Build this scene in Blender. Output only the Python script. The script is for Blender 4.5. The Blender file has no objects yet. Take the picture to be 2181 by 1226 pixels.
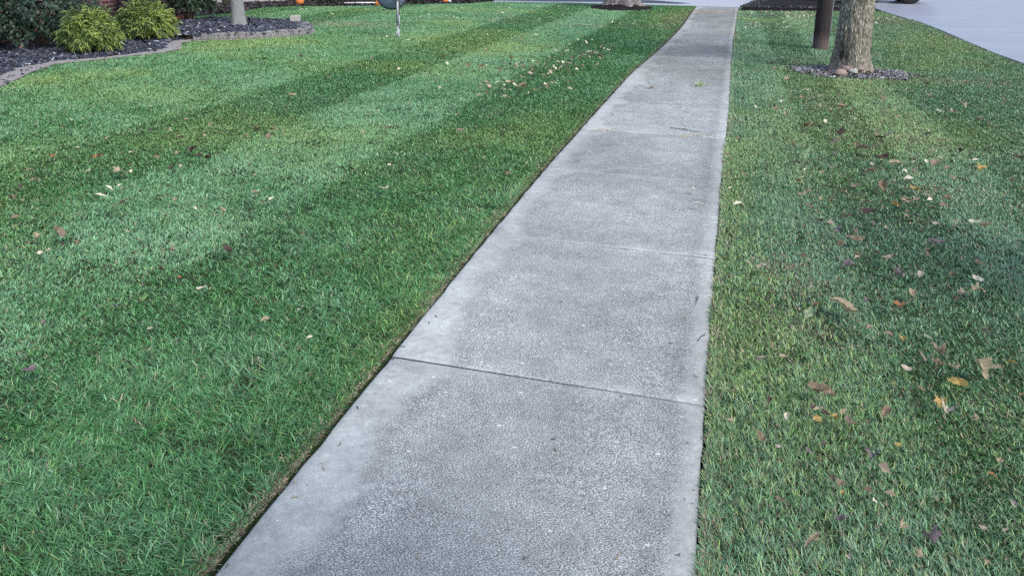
import bpy, math, random
import numpy as np
from mathutils import Vector, Matrix
SC = bpy.context.scene
COL = SC.collection
R = math.radians
rng = np.random.default_rng(7)
random.seed(7)

# ------------------------------------------------------------------ camera
F_PX, CX, CY = 1648.4, 1090.5, 340.0        # focal length and optical centre, in photo pixels (the photo is a crop)
PITCH, ROLL, YAW, CAM_H = R(15.094), R(0.674), R(15.278), 1.5926
fw = Vector((-math.sin(YAW)*math.cos(PITCH), math.cos(YAW)*math.cos(PITCH), -math.sin(PITCH)))
_r = Vector((math.cos(YAW), math.sin(YAW), 0)); _u = _r.cross(fw)
rt = _r*math.cos(ROLL)+_u*math.sin(ROLL); up = -_r*math.sin(ROLL)+_u*math.cos(ROLL)
cam_d = bpy.data.cameras.new('camera'); cam = bpy.data.objects.new('camera', cam_d); COL.objects.link(cam)
M = Matrix.Identity(4)
for i in range(3):
    M[i][0] = rt[i]; M[i][1] = up[i]; M[i][2] = -fw[i]
M[2][3] = CAM_H
cam.matrix_world = M
cam_d.sensor_width = 36; cam_d.lens = F_PX/2181*36
cam_d.shift_y = -(613-CY)/2181
cam_d.clip_start = 0.05; cam_d.clip_end = 1000
SC.camera = cam

# ------------------------------------------------------------------ light
SUN_EL, SUN_AZ = R(48), R(-35)               # azimuth measured from +X towards +Y; high thin cloud, very soft sun
w = bpy.data.worlds.new('World'); SC.world = w; w.use_nodes = True
nt = w.node_tree; bg = nt.nodes['Background']
sky = nt.nodes.new('ShaderNodeTexSky'); sky.sky_type = 'NISHITA'; sky.sun_disc = False
sky.sun_elevation = SUN_EL; sky.sun_rotation = R(90)-SUN_AZ
sky.air_density = 1.0; sky.dust_density = 2.2; sky.ozone_density = 1.0
nt.links.new(sky.outputs[0], bg.inputs[0]); bg.inputs[1].default_value = 0.15
sl = bpy.data.lights.new('sun', 'SUN'); sun = bpy.data.objects.new('sun', sl); COL.objects.link(sun)
sl.energy = 1.2; sl.angle = R(20); sl.color = (1.0, 0.97, 0.92)
sd = Vector((math.cos(SUN_AZ)*math.cos(SUN_EL), math.sin(SUN_AZ)*math.cos(SUN_EL), math.sin(SUN_EL)))
sun.rotation_euler = sd.to_track_quat('Z', 'Y').to_euler()
SC.view_settings.view_transform = 'Standard'; SC.view_settings.look = 'None'
SC.view_settings.exposure = 1.12; SC.view_settings.gamma = 1

# ------------------------------------------------------------------ helpers
def at(x, y, z=0.0):
    """the ground point the photograph shows at pixel x, y"""
    d = fw + (x-CX)/F_PX*rt - (y-CY)/F_PX*up
    t = (z-CAM_H)/d.z
    return Vector((d.x*t, d.y*t, z))
def on_plane_y(x, y, Y):
    d = fw + (x-CX)/F_PX*rt - (y-CY)/F_PX*up
    t = Y/d.y
    return Vector((d.x*t, Y, CAM_H+d.z*t))
def mpp(p):
    """metres that one photo pixel spans at point p"""
    return (Vector(p)-Vector((0, 0, CAM_H))).dot(fw)/F_PX
def project(P):
    d = P - np.array([0, 0, CAM_H]); z = d @ np.array(fw)
    z = np.where(z > 0.05, z, 0.05)
    return CX+F_PX*(d @ np.array(rt))/z, CY-F_PX*(d @ np.array(up))/z
def noise2(x, y, s, seed=0):
    g = np.random.default_rng(seed).random((257, 257))
    u = np.asarray(x)*s+1000.3+seed*7.7; v = np.asarray(y)*s+1000.7+seed*3.1
    iu = np.floor(u).astype(int); iv = np.floor(v).astype(int); fu = u-iu; fv = v-iv
    fu = fu*fu*(3-2*fu); fv = fv*fv*(3-2*fv); a = iu % 256; b = iv % 256
    return (g[a, b]*(1-fu)+g[a+1, b]*fu)*(1-fv)+(g[a, b+1]*(1-fu)+g[a+1, b+1]*fu)*fv
def fbm(x, y, s, seed=0, n=3):
    o = 0; t = 0
    for i in range(n):
        o = o+noise2(x, y, s*2**i, seed+i)*0.5**i; t += 0.5**i
    return o/t
def inside(x, y, poly):
    x = np.asarray(x); y = np.asarray(y); c = np.zeros(x.shape, bool); n = len(poly)
    for i in range(n):
        x0, y0 = poly[i]; x1, y1 = poly[(i+1) % n]
        if y0 == y1: continue
        k = ((y0 > y) != (y1 > y)) & (x < (x1-x0)*(y-y0)/(y1-y0)+x0)
        c ^= k
    return c
def meta(o, label=None, cat=None, group=None, kind=None):
    if label: o['label'] = label
    if cat: o['category'] = cat
    if group: o['group'] = group
    if kind: o['kind'] = kind
    return o
def link(name, me, mat=None, parent=None, loc=None):
    o = bpy.data.objects.new(name, me); COL.objects.link(o)
    if mat is not None: me.materials.append(mat)
    if parent is not None: o.parent = parent
    if loc is not None: o.location = loc
    return o
def empty(name, loc=(0, 0, 0), rz=0):
    o = bpy.data.objects.new(name, None); COL.objects.link(o); o.location = loc; o.rotation_euler = (0, 0, rz)
    o.empty_display_size = 0.1
    return o
def np_mesh(name, V, T, col=None, smooth=False):
    """mesh from numpy triangles; col = one colour per vertex"""
    me = bpy.data.meshes.new(name); nv = len(V); nf = len(T); k = T.shape[1]
    me.vertices.add(nv); me.vertices.foreach_set('co', np.ascontiguousarray(V, np.float32).ravel())
    me.loops.add(nf*k); me.loops.foreach_set('vertex_index', np.ascontiguousarray(T, np.int32).ravel())
    me.polygons.add(nf); me.polygons.foreach_set('loop_start', np.arange(0, nf*k, k, dtype=np.int32))
    me.update(calc_edges=True)
    if col is not None:
        a = me.color_attributes.new('Col', 'FLOAT_COLOR', 'POINT')
        c = np.ones((nv, 4), np.float32); c[:, :3] = col; a.data.foreach_set('color', c.ravel())
    if smooth: me.polygons.foreach_set('use_smooth', np.ones(nf, bool))
    else: me.polygons.foreach_set('use_smooth', np.zeros(nf, bool))
    return me
class MB:
    """collects quads, boxes and tubes into one mesh"""
    def __init__(s): s.v = []; s.f = []; s.c = []
    def add(s, vs, fs, c=(1, 1, 1)):
        n = len(s.v); s.v += [tuple(v) for v in vs]; s.f += [tuple(i+n for i in f) for f in fs]; s.c += [c]*len(vs)
    def box(s, c, d, rz=0, col=(1, 1, 1), rot=None, bev=0.0):
        hx, hy, hz = d[0]/2, d[1]/2, d[2]/2; b = bev
        m = rot if rot is not None else Matrix.Rotation(rz, 3, 'Z')
        if b <= 0:
            vs = [m @ Vector((x*hx, y*hy, z*hz))+Vector(c) for x in (-1, 1) for y in (-1, 1) for z in (-1, 1)]
            s.add(vs, [(0, 1, 3, 2), (4, 6, 7, 5), (0, 4, 5, 1), (2, 3, 7, 6), (0, 2, 6, 4), (1, 5, 7, 3)], col); return
        vs = []
        for z, i in ((-hz, b), (-hz+b, 0), (hz-b, 0), (hz, b)):
            for x, y in ((-1, -1), (1, -1), (1, 1), (-1, 1)):
                vs.append(m @ Vector((x*(hx-i), y*(hy-i), z))+Vector(c))
        fs = [(3, 2, 1, 0), (12, 13, 14, 15)]
        for k in range(3):
            for j in range(4): a = k*4; j2 = (j+1) % 4; fs.append((a+j, a+j2, a+4+j2, a+4+j))
        s.add(vs, fs, col)
    def tube(s, pts, rad, n=8, col=(1, 1, 1), cap=True):
        pts = [Vector(p) for p in pts]; vs = []; fs = []
        if not hasattr(rad, '__len__'): rad = [rad]*len(pts)
        prev = None
        for i, p in enumerate(pts):
            t = (pts[min(i+1, len(pts)-1)]-pts[max(i-1, 0)]).normalized()
            a = prev if prev is not None else (Vector((1, 0, 0)) if abs(t.x) < 0.8 else Vector((0, 1, 0)))
            a = (a-t*a.dot(t)).normalized(); prev = a; b = t.cross(a)
            for j in range(n):
                q = 2*math.pi*j/n; vs.append(p+(a*math.cos(q)+b*math.sin(q))*rad[i])
        for i in range(len(pts)-1):
            for j in range(n): fs.append((i*n+j, i*n+(j+1) % n, (i+1)*n+(j+1) % n, (i+1)*n+j))
        if cap: fs += [tuple(range(n-1, -1, -1)), tuple((len(pts)-1)*n+j for j in range(n))]
        s.add(vs, fs, col)
    def lathe(s, prof, c=(0, 0, 0), n=24, m=None, col=(1, 1, 1)):
        vs = []; fs = []; m = m or Matrix.Identity(3)
        for r, z in prof:
            for j in range(n): q = 2*math.pi*j/n; vs.append(m @ Vector((r*math.cos(q), r*math.sin(q), z))+Vector(c))
        for i in range(len(prof)-1):
            for j in range(n): fs.append((i*n+j, i*n+(j+1) % n, (i+1)*n+(j+1) % n, (i+1)*n+j))
        s.add(vs, fs, col)
    def build(s, name, mat, parent=None, loc=None, smooth=False):
        me = bpy.data.meshes.new(name); me.from_pydata(s.v, [], s.f); me.update()
        a = me.color_attributes.new('Col', 'FLOAT_COLOR', 'POINT')
        a.data.foreach_set('color', np.array([(*c, 1) for c in s.c], np.float32).ravel())
        me.polygons.foreach_set('use_smooth', np.full(len(me.polygons), smooth))
        return link(name, me, mat, parent, loc)

# ------------------------------------------------------------------ materials
class NT:
    def __init__(s, name, rough=0.8, spec=0.3):
        s.m = bpy.data.materials.new(name); s.m.use_nodes = True; s.t = s.m.node_tree
        s.b = s.t.nodes['Principled BSDF']; s.b.inputs['Roughness'].default_value = rough
        s.b.inputs['Specular IOR Level'].default_value = spec
        s.out = s.t.nodes['Material Output']
    def n(s, ty, **k):
        q = s.t.nodes.new('ShaderNode'+ty)
        for a, b in k.items(): setattr(q, a, b)
        return q
    def l(s, a, b): s.t.links.new(a, b)
    def pos(s, obj=False):
        return s.n('TexCoord').outputs['Object'] if obj else s.n('NewGeometry').outputs['Position']
    def noise(s, sc, det=3, ro=0.55, vec=None, stretch=None, dist=0):
        q = s.n('TexNoise'); q.inputs['Scale'].default_value = sc; q.inputs['Detail'].default_value = det
        q.inputs['Roughness'].default_value = ro; q.inputs['Distortion'].default_value = dist
        v = vec or s.pos()
        if stretch:
            mp = s.n('Mapping'); mp.inputs['Scale'].default_value = stretch; s.l(v, mp.inputs[0]); v = mp.outputs[0]
        s.l(v, q.inputs['Vector']); return q.outputs['Fac']
    def voro(s, sc, vec=None, stretch=None, feat='F1', out='Distance'):
        q = s.n('TexVoronoi'); q.feature = feat; q.inputs['Scale'].default_value = sc
        v = vec or s.pos()
        if stretch:
            mp = s.n('Mapping'); mp.inputs['Scale'].default_value = stretch; s.l(v, mp.inputs[0]); v = mp.outputs[0]
        s.l(v, q.inputs['Vector']); return q.outputs[out]
    def ramp(s, fac, stops, interp='LINEAR'):
        q = s.n('ValToRGB'); q.color_ramp.interpolation = interp
        e = q.color_ramp.elements
        while len(e) > 1: e.remove(e[-1])
        e[0].position = stops[0][0]; e[0].color = (*stops[0][1], 1) if len(stops[0][1]) == 3 else stops[0][1]
        for p, c in stops[1:]:
            k = e.new(p); k.color = (*c, 1)
        s.l(fac, q.inputs[0]); return q.outputs[0]
    def mix(s, f, a, b, mode='MIX'):
        q = s.n('Mix'); q.data_type = 'RGBA'; q.blend_type = mode
        for v, i in ((f, 0), (a, 6), (b, 7)):
            if isinstance(v, (int, float)): q.inputs[i].default_value = v
            elif isinstance(v, tuple): q.inputs[i].default_value = (*v, 1)
            else: s.l(v, q.inputs[i])
        return q.outputs[2]
    def math(s, op, a, b=0.0, c=None, clamp=False):
        q = s.n('Math'); q.operation = op; q.use_clamp = clamp
        for v, i in ((a, 0), (b, 1), (c, 2)):
            if v is None: continue
            if isinstance(v, (int, float)): q.inputs[i].default_value = v
            else: s.l(v, q.inputs[i])
        return q.outputs[0]
    def attr(s, name, out='Color'):
        q = s.n('Attribute'); q.attribute_name = name; return q.outputs[out]
    def bump(s, h, st=0.5, d=0.01):
        q = s.n('Bump'); q.inputs['Strength'].default_value = st; q.inputs['Distance'].default_value = d
        s.l(h, q.inputs['Height']); s.l(q.outputs[0], s.b.inputs['Normal'])
    def base(s, c):
        if isinstance(c, tuple): s.b.inputs['Base Color'].default_value = (*c, 1)
        else: s.l(c, s.b.inputs['Base Color'])
        return s

def mat_plain(name, c, rough=0.6, var=0.12, sc=8, bump=0.0, spec=0.3, metal=0):
    n = NT(name, rough, spec); a = n.noise(sc, 4, vec=n.pos(True))
    n.base(n.mix(a, tuple(x*(1-var) for x in c), tuple(min(1, x*(1+var)) for x in c)))
    n.b.inputs['Metallic'].default_value = metal
    if bump: n.bump(a, bump, 0.01)
    return n.m
def mat_vcol(name, rough=0.6, spec=0.3, var=0.3, sc=60, transl=0.0):
    n = NT(name, rough, spec); c = n.attr('Col')
    f = n.noise(sc, 2); k = n.math('MULTIPLY_ADD', f, 2*var, 1-var)
    cc = n.mix(1.0, c, k, 'MULTIPLY'); n.base(cc)
    if transl:
        t = n.n('BsdfTranslucent'); n.l(cc, t.inputs[0]); mx = n.n('MixShader'); mx.inputs[0].default_value = transl
        n.l(n.b.outputs[0], mx.inputs[1]); n.l(t.outputs[0], mx.inputs[2]); n.l(mx.outputs[0], n.out.inputs[0])
    return n.m

MG = mat_vcol('grass_blades', 0.42, 0.45, 0.12, 40, 0.28)
MS = mat_vcol('stone_chips', 0.55, 0.5, 0.25, 60)
MF = mat_vcol('shrub_leaves', 0.5, 0.35, 0.2, 30, 0.2)

def lawn_mat():
    n = NT('lawn_soil', 0.95, 0.1)
    a = n.noise(90, 4); b = n.noise(1.2, 3)
    c = n.ramp(a, [(0.3, (0.016, 0.026, 0.012)), (0.55, (0.03, 0.05, 0.02)), (0.75, (0.07, 0.075, 0.035))])
    n.base(n.mix(n.math('MULTIPLY', b, 0.5), c, (0.03, 0.05, 0.022))); n.bump(a, 0.8, 0.01); return n.m
def far_mat():
    n = NT('ground_grass', 0.95, 0.1)
    a = n.noise(30, 5); b = n.noise(0.4, 3)
    c = n.ramp(a, [(0.3, (0.03, 0.06, 0.025)), (0.7, (0.07, 0.12, 0.045))])
    n.base(n.mix(b, c, (0.05, 0.09, 0.035))); n.bump(a, 0.6, 0.02); return n.m
def soil_mat():
    n = NT('soil', 0.95, 0.1); a = n.noise(120, 4)
    n.base(n.ramp(a, [(0.3, (0.008, 0.007, 0.006)), (0.7, (0.035, 0.028, 0.02))])); n.bump(a, 1, 0.01); return n.m
def concrete_mat():
    n = NT('sidewalk_concrete', 0.88, 0.25)
    worn = n.attr('worn', 'Fac'); tone = n.attr('Col')
    p = n.noise(270, 3, 0.85, stretch=(0.6, 1.3, 1)); q = n.noise(70, 3, 0.6, stretch=(0.8, 1.4, 1)); big = n.noise(6, 5, 0.65)
    sm = n.noise(700, 2)
    rough_c = n.ramp(p, [(0.38, (0.025, 0.026, 0.026)), (0.47, (0.12, 0.122, 0.12)), (0.54, (0.29, 0.292, 0.286)), (0.60, (0.70, 0.70, 0.68))])
    rough_c = n.mix(0.12, rough_c, (0.22, 0.222, 0.22))
    smooth_c = n.mix(n.math('MULTIPLY_ADD', sm, 0.5, n.math('MULTIPLY', p, 0.5)), (0.11, 0.11, 0.108), (0.56, 0.56, 0.54))
    pit = n.voro(45); pm = n.math('LESS_THAN', pit, 0.09)
    smooth_c = n.mix(n.math('MULTIPLY', pm, 0.5), smooth_c, (0.22, 0.21, 0.2))
    c = n.mix(worn, smooth_c, rough_c)
    chip = n.math('LESS_THAN', n.voro(11, stretch=(0.8, 1.4, 1)), 0.07)
    c = n.mix(n.math('MULTIPLY', chip, 0.6), c, (0.66, 0.66, 0.63))
    c = n.mix(1.0, c, n.math('MULTIPLY_ADD', big, 0.9, 0.55), 'MULTIPLY')
    c = n.mix(1.0, c, n.math('MULTIPLY_ADD', n.noise(28, 4, 0.7), 0.9, 0.55), 'MULTIPLY')
    c = n.mix(1.0, c, (0.94, 0.985, 0.975), 'MULTIPLY')
    c = n.mix(1.0, c, tone, 'MULTIPLY'); n.base(c)
    h = n.math('MULTIPLY', p, worn); n.bump(h, 0.3, 0.003); return n.m
def asphalt_mat(name, c0, c1, rough=0.5):
    n = NT(name, rough, 0.35); a = n.noise(160, 3); b = n.noise(0.9, 5, 0.65, stretch=(0.35, 1.6, 1))
    c = n.mix(a, c0, c1); c = n.mix(1.0, c, n.math('MULTIPLY_ADD', b, 0.6, 0.70), 'MULTIPLY')
    n.base(c); n.bump(a, 0.12, 0.004); return n.m
def brick_mat():
    n = NT('brick_wall', 0.85, 0.25)
    sp = n.n('SeparateXYZ'); n.l(n.pos(), sp.inputs[0]); cb = n.n('CombineXYZ')
    n.l(n.math('ADD', sp.outputs[1], sp.outputs[0]), cb.inputs[0]); n.l(sp.outputs[2], cb.inputs[1])
    q = n.n('TexBrick'); q.inputs['Scale'].default_value = 1
    q.inputs['Brick Width'].default_value = 0.21; q.inputs['Row Height'].default_value = 0.075
    q.inputs['Mortar Size'].default_value = 0.006; q.inputs['Mortar Smooth'].default_value = 0.1
    q.inputs['Color1'].default_value = (0.055, 0.02, 0.026, 1); q.inputs['Color2'].default_value = (0.09, 0.032, 0.036, 1)
    q.inputs['Mortar'].default_value = (0.26, 0.21, 0.22, 1); n.l(cb.outputs[0], q.inputs['Vector'])
    a = n.noise(14, 4); n.base(n.mix(1.0, q.outputs[0], n.math('MULTIPLY_ADD', a, 0.8, 0.6), 'MULTIPLY'))
    n.bump(n.math('SUBTRACT', a, q.outputs[1]), 0.6, 0.008); return n.m
def siding_mat():
    n = NT('white_siding', 0.6, 0.3); sp = n.n('SeparateXYZ'); n.l(n.pos(), sp.inputs[0])
    s_ = n.math('FRACT', n.math('MULTIPLY', sp.outputs[2], 8.0))
    a = n.noise(3, 4); n.base(n.mix(a, (0.55, 0.56, 0.57), (0.68, 0.68, 0.68))); n.bump(s_, 0.6, 0.02); return n.m
def bark_mat(name, dark, light, furrow=0.9, sx=34, sz=11, stain=None):
    n = NT(name, 0.9, 0.15); v = n.pos(True)
    wob = n.noise(14, 3, vec=v)
    f = n.voro(1, vec=v, stretch=(sx, sx, sz), feat='DISTANCE_TO_EDGE')
    g = n.noise(1, 4, 0.6, vec=v, stretch=(sx*1.3, sx*1.3, sz*0.8), dist=0.6)
    h = n.math('MULTIPLY_ADD', g, 0.7, n.math('MULTIPLY', f, furrow))
    c = n.ramp(h, [(0.34, dark), (0.50, tuple((a+b)/2 for a, b in zip(dark, light))), (0.66, light), (0.85, tuple(min(1, x*1.25) for x in light))])
    c = n.mix(n.math('MULTIPLY', wob, 0.35), c, tuple(x*0.8 for x in light))
    if stain: 
        m = n.attr('stain', 'Fac'); m2 = n.math('MULTIPLY', m, n.math('MULTIPLY_ADD', g, -2.2, 2.0, clamp=True), clamp=True)
        c = n.mix(m2, c, stain)
        c = n.mix(n.attr('pale', 'Fac'), c, (0.28, 0.22, 0.18))
    n.base(c); n.bump(h, 0.9, 0.02); return n.m
def pole_mat():
    n = NT('utility_pole_wood', 0.8, 0.25); v = n.pos(True)
    a = n.noise(1, 4, 0.7, vec=v, stretch=(55, 55, 2.5)); sp = n.n('SeparateXYZ'); n.l(v, sp.inputs[0])
    c = n.ramp(a, [(0.3, (0.012, 0.010, 0.012)), (0.6, (0.035, 0.028, 0.028)), (0.75, (0.075, 0.05, 0.045))])
    low = n.math('MULTIPLY_ADD', n.math('ADD', sp.outputs[2], n.math('MULTIPLY', a, -0.5)), -5.0, 0.25, clamp=True)
    n.base(n.mix(low, c, (0.10, 0.075, 0.07))); n.bump(a, 0.7, 0.01); return n.m
def mulch_mat():
    n = NT('dark_mulch', 0.95, 0.1); a = n.noise(70, 5, 0.7)
    n.base(n.ramp(a, [(0.35, (0.006, 0.006, 0.008)), (0.62, (0.022, 0.018, 0.02)), (0.8, (0.05, 0.042, 0.04))])); n.bump(a, 1, 0.03); return n.m

M_LAWN, M_FAR, M_SOIL, M_CONC = lawn_mat(), far_mat(), soil_mat(), concrete_mat()
M_BRICK, M_SIDE, M_MULCH = brick_mat(), siding_mat(), mulch_mat()
M_DRIVE = asphalt_mat('driveway_asphalt', (0.20, 0.212, 0.245), (0.245, 0.258, 0.295), 0.45)
M_ROAD = asphalt_mat('crossing_concrete', (0.24, 0.25, 0.27), (0.36, 0.37, 0.39), 0.5)
M_BLACK = mat_plain('black_edge_and_shadow', (0.02, 0.022, 0.028), 0.6)
M_EDGE = mat_plain('pale_concrete', (0.23, 0.215, 0.21), 0.85, 0.35, 14, 0.4)
M_BLOCK = None

# ------------------------------------------------------------------ path outline in metres
PL = [(455, 1226), (700, 921), (835, 757), (867, 717), (1005, 545), (1090, 443), (1142, 380), (1268, 240), (1350, 150), (1383, 124), (1420, 91), (1453, 57), (1473, 27), (1484, 14)]
PR = [(1480, 1226), (1500, 862), (1523, 550), (1535, 391), (1552, 240), (1558, 141), (1561, 110), (1560, 88), (1566, 59), (1570, 29), (1573, 15)]
gl = np.array([at(*p)[:2] for p in PL]); gr = np.array([at(*p)[:2] for p in PR])
Y_END = float(gl[-1, 1])
_yy = np.linspace(-1, Y_END, 400)
def _sm(g):
    v = np.interp(_yy, g[:, 1], g[:, 0]); k = np.hanning(41); k /= k.sum(); return np.convolve(np.pad(v, 20, mode='edge'), k, 'valid')
_xl, _xr = _sm(gl), _sm(gr)
def XL(y): return np.interp(y, _yy, _xl)
def XR(y): return np.interp(y, _yy, _xr)
def gapL(y): return 0.007+0.013*noise2(y, y*0, 5, 31)+0.010*noise2(y, y*0, 27, 32)
def gapR(y): return 0.005+0.007*noise2(y, y*0, 4, 33)+0.004*noise2(y, y*0, 23, 34)

# ------------------------------------------------------------------ setting: ground, lawns, path, drives
def sheet(name, poly, z, mat, label, thick=0.0, kind='structure'):
    mb = MB(); n = len(poly)
    mb.add([(x, y, z) for x, y in poly], [tuple(range(n))])
    if thick:
        mb.add([(x, y, z) for x, y in poly]+[(x, y, z-thick) for x, y in poly], [(i, i+n, (i+1) % n+n, (i+1) % n) for i in range(n)])
    o = mb.build(name, mat); meta(o, label, kind=kind); return o
ccw = lambda p: p if sum(p[i][0]*p[(i+1) % len(p)][1]-p[(i+1) % len(p)][0]*p[i][1] for i in range(len(p))) > 0 else p[::-1]
sheet('ground', [(-160, -60), (160, -60), (160, 240), (-160, 240)], -0.075, M_FAR, 'dark soil and grass ground under everything')
sheet('soil_trench', [(-1.6, -1), (0.5, -1), (0.9, 26), (-1.5, 26)], -0.055, M_SOIL, 'dark soil in the edged trench along the path')
ys = np.arange(-0.6, Y_END+0.001, 0.02)
def lawn(name, inner, outer, label):
    """sheet between the trench edge and an outer line, with a ragged cut bank"""
    cols = [0.0, 0.02, 0.3, 1.0]
    V = []; xi = inner(ys); xo = outer(ys)
    rows = [(xi+np.sign(xi-xo)*0.004, -0.07), (xi, -0.012), (xi+(xo-xi)*0.02, -0.008), (xo, -0.008)]
    n = len(ys)
    for x, z in rows: V.append(np.stack([x, ys, np.full(n, z)], 1))
    V = np.concatenate(V); T = []
    a = np.arange(n-1)
    for k in range(len(rows)-1): T.append(np.stack([k*n+a, k*n+a+1, (k+1)*n+a+1, (k+1)*n+a], 1))
    o = link(name, np_mesh(name, V, np.concatenate(T)), M_LAWN); meta(o, label, kind='structure'); return o
lawn('lawn_left', lambda y: XL(y)-gapL(y), lambda y: np.full(len(y), -30.0), 'wide striped lawn left of the path')
DX = [4.44, 4.41, 4.46, 4.56, 4.57, 4.45, 4.33, 4.5]; DY = [13.5, 14.8, 16.7, 19.3, 21.3, 22.7, 26.0, 28.5]
lawn('lawn_right', lambda y: XR(y)+gapR(y), lambda y: np.interp(y, DY, DX)-0.03, 'lawn strip between the path and the asphalt drive')
sheet('lawn_right_far', ccw([(0.35, Y_END), (4.3, Y_END), (4.35, 27.5), (2.5, 29.5), (1.2, 29.5), (0.6, 26.5), (0.36, 25.0)]), -0.008, M_LAWN, 'far end of the lawn strip behind the mulch island')

# slabs
joints = [-0.3, 1.16]+[float(at(XRp, yp).y) for XRp, yp in ((1500, 862), (1523, 550), (1536, 391), (1546, 295))]+[8.40]+[float(at(x, y).y) for x, y in ((1555, 188), (1557, 148), (1559, 127), (1561, 100), (1564, 75), (1567, 48), (1570, 28))]+[Y_END]
def make_path():
    V = []; T = []; Wn = []; C = []; base = 0
    us = np.unique(np.r_[0, 0.004, 0.012, np.linspace(0.03, 0.97, 44), 0.988, 0.996, 1])
    for k in range(len(joints)-1):
        y0, y1 = joints[k], joints[k+1]; g = 0.0025 if k in (1, 2) else 0.0016
        L_ = y1-y0; n = max(8, int(L_/0.028))
        vs = np.unique(np.r_[g, g+0.005, g+0.015, np.linspace(0.03, L_-0.03, n), L_-g-0.015, L_-g-0.005, L_-g])+y0
        U, Yg = np.meshgrid(us, vs)
        xl = XL(Yg)+0.004*(noise2(Yg, Yg*0, 9, 41)-0.5)*2; xr = XR(Yg)+0.003*(noise2(Yg, Yg*0, 9, 42)-0.5)*2
        X = xl+(xr-xl)*U; e = np.minimum(U, 1-U)*1.22; ej = np.minimum(Yg-y0-g, y1-g-Yg)
        tilt = 0.004*math.sin(k*2.3)
        Z = 0.0-0.006*np.exp(-(e/0.006)**2)-0.004*np.exp(-(np.maximum(ej, 0)/0.004)**2)+0.0015*(fbm(X, Yg, 4, 50)-0.5)+tilt*(U-0.5)*0.6
        # trowelled margins: wide on the left, narrow on the right and along the joints, ragged inside
        nz = fbm(X, Yg, 5, 60, 4)-0.5; nz2 = fbm(X, Yg, 14, 66, 3)-0.5
        eL = U*1.22; eR = (1-U)*1.22
        wl = 0.13+0.13*(noise2(Yg, Yg*0, 0.9, 61)-0.35); wr = 0.06
        cor = 0.16*np.exp(-(ej/0.16)**2)*np.exp(-(eL/0.3)**2)+0.05*np.exp(-(ej/0.1)**2)*np.exp(-(eR/0.25)**2)
        m = np.clip((eL-wl-cor+nz*0.16+nz2*0.07)/0.15+0.5, 0.12, 1)*np.clip((eR-wr-cor*0.4+nz*0.05)/0.05+0.5, 0.12, 1)
        m = m*(0.93+0.15*nz2)*np.clip(0.55+0.45*(ej/0.05)+nz2, 0.0, 1) if k < 12 else m*0.9
        far = np.clip((Yg-9.2)/3.5, 0, 1)
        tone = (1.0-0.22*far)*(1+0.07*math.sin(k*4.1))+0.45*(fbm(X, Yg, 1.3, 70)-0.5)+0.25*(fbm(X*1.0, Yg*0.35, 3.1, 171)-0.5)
        # dark damp line that follows the inside of the margin
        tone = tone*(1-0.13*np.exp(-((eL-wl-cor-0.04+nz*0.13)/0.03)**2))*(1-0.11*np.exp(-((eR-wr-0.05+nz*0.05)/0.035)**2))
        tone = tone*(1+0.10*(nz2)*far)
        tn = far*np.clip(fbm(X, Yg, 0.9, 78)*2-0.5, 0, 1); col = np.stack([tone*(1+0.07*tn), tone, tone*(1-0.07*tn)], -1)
        if k >= 12:   # rust stains by the last joint
            r = np.exp(-((Yg-joints[13]-0.1)/0.55)**2)*np.clip(fbm(X, Yg, 2.5, 77)*2.2-0.4, 0, 1)*0.9*np.clip(1.25-U, 0, 1)
            col = col*(1-r[..., None])+np.array([1.15, 0.78, 0.55])*tone[..., None]*r[..., None]
        if k in (3, 4, 5, 7, 8, 9, 10):
            r = np.exp(-(ej/0.014)**2)*0.7*np.clip(fbm(X, Yg, 3, 79)*2-0.3, 0, 1); col = col*(1+r[..., None]*0.22)
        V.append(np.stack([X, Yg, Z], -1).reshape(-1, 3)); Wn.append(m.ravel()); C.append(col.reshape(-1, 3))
        ny, nx = X.shape; i = np.arange(ny-1)[:, None]*nx+np.arange(nx-1)[None]+base; i = i.ravel()
        T.append(np.stack([i, i+1, i+nx+1, i+nx], 1))
        # skirts
        for edge in (np.arange(nx), np.arange(nx)+(ny-1)*nx, np.arange(ny)*nx, np.arange(ny)*nx+nx-1):
            P = V[-1][edge].copy(); P[:, 2] = -0.1
            nb = base+sum(len(v) for v in V[len(V)-1:]); 
            V[-1] = np.concatenate([V[-1], P]); Wn[-1] = np.r_[Wn[-1], np.full(len(P), 0.5)]; C[-1] = np.concatenate([C[-1], np.full((len(P), 3), 0.6)])
            a = np.arange(len(edge)-1); T.append(np.stack([base+edge[a], base+edge[a+1], nb+a+1, nb+a], 1))
        base += len(V[-1])
    me = np_mesh('sidewalk', np.concatenate(V), np.concatenate(T), np.concatenate(C), True)
    a = me.attributes.new('worn', 'FLOAT', 'POINT'); a.data.foreach_set('value', np.concatenate(Wn).astype(np.float32))
    o = link('sidewalk', me, M_CONC); meta(o, 'worn grey concrete path of square slabs running away through the lawn', kind='structure')
make_path()
sheet('joint_filler', ccw([(-1.17, -0.2), (0.02, -0.2), (0.06, 9), (0.2, 24.5), (-0.92, 24.5), (-1.2, 9)]), -0.012, M_SOIL, 'dark grit in the joints of the path')

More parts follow.
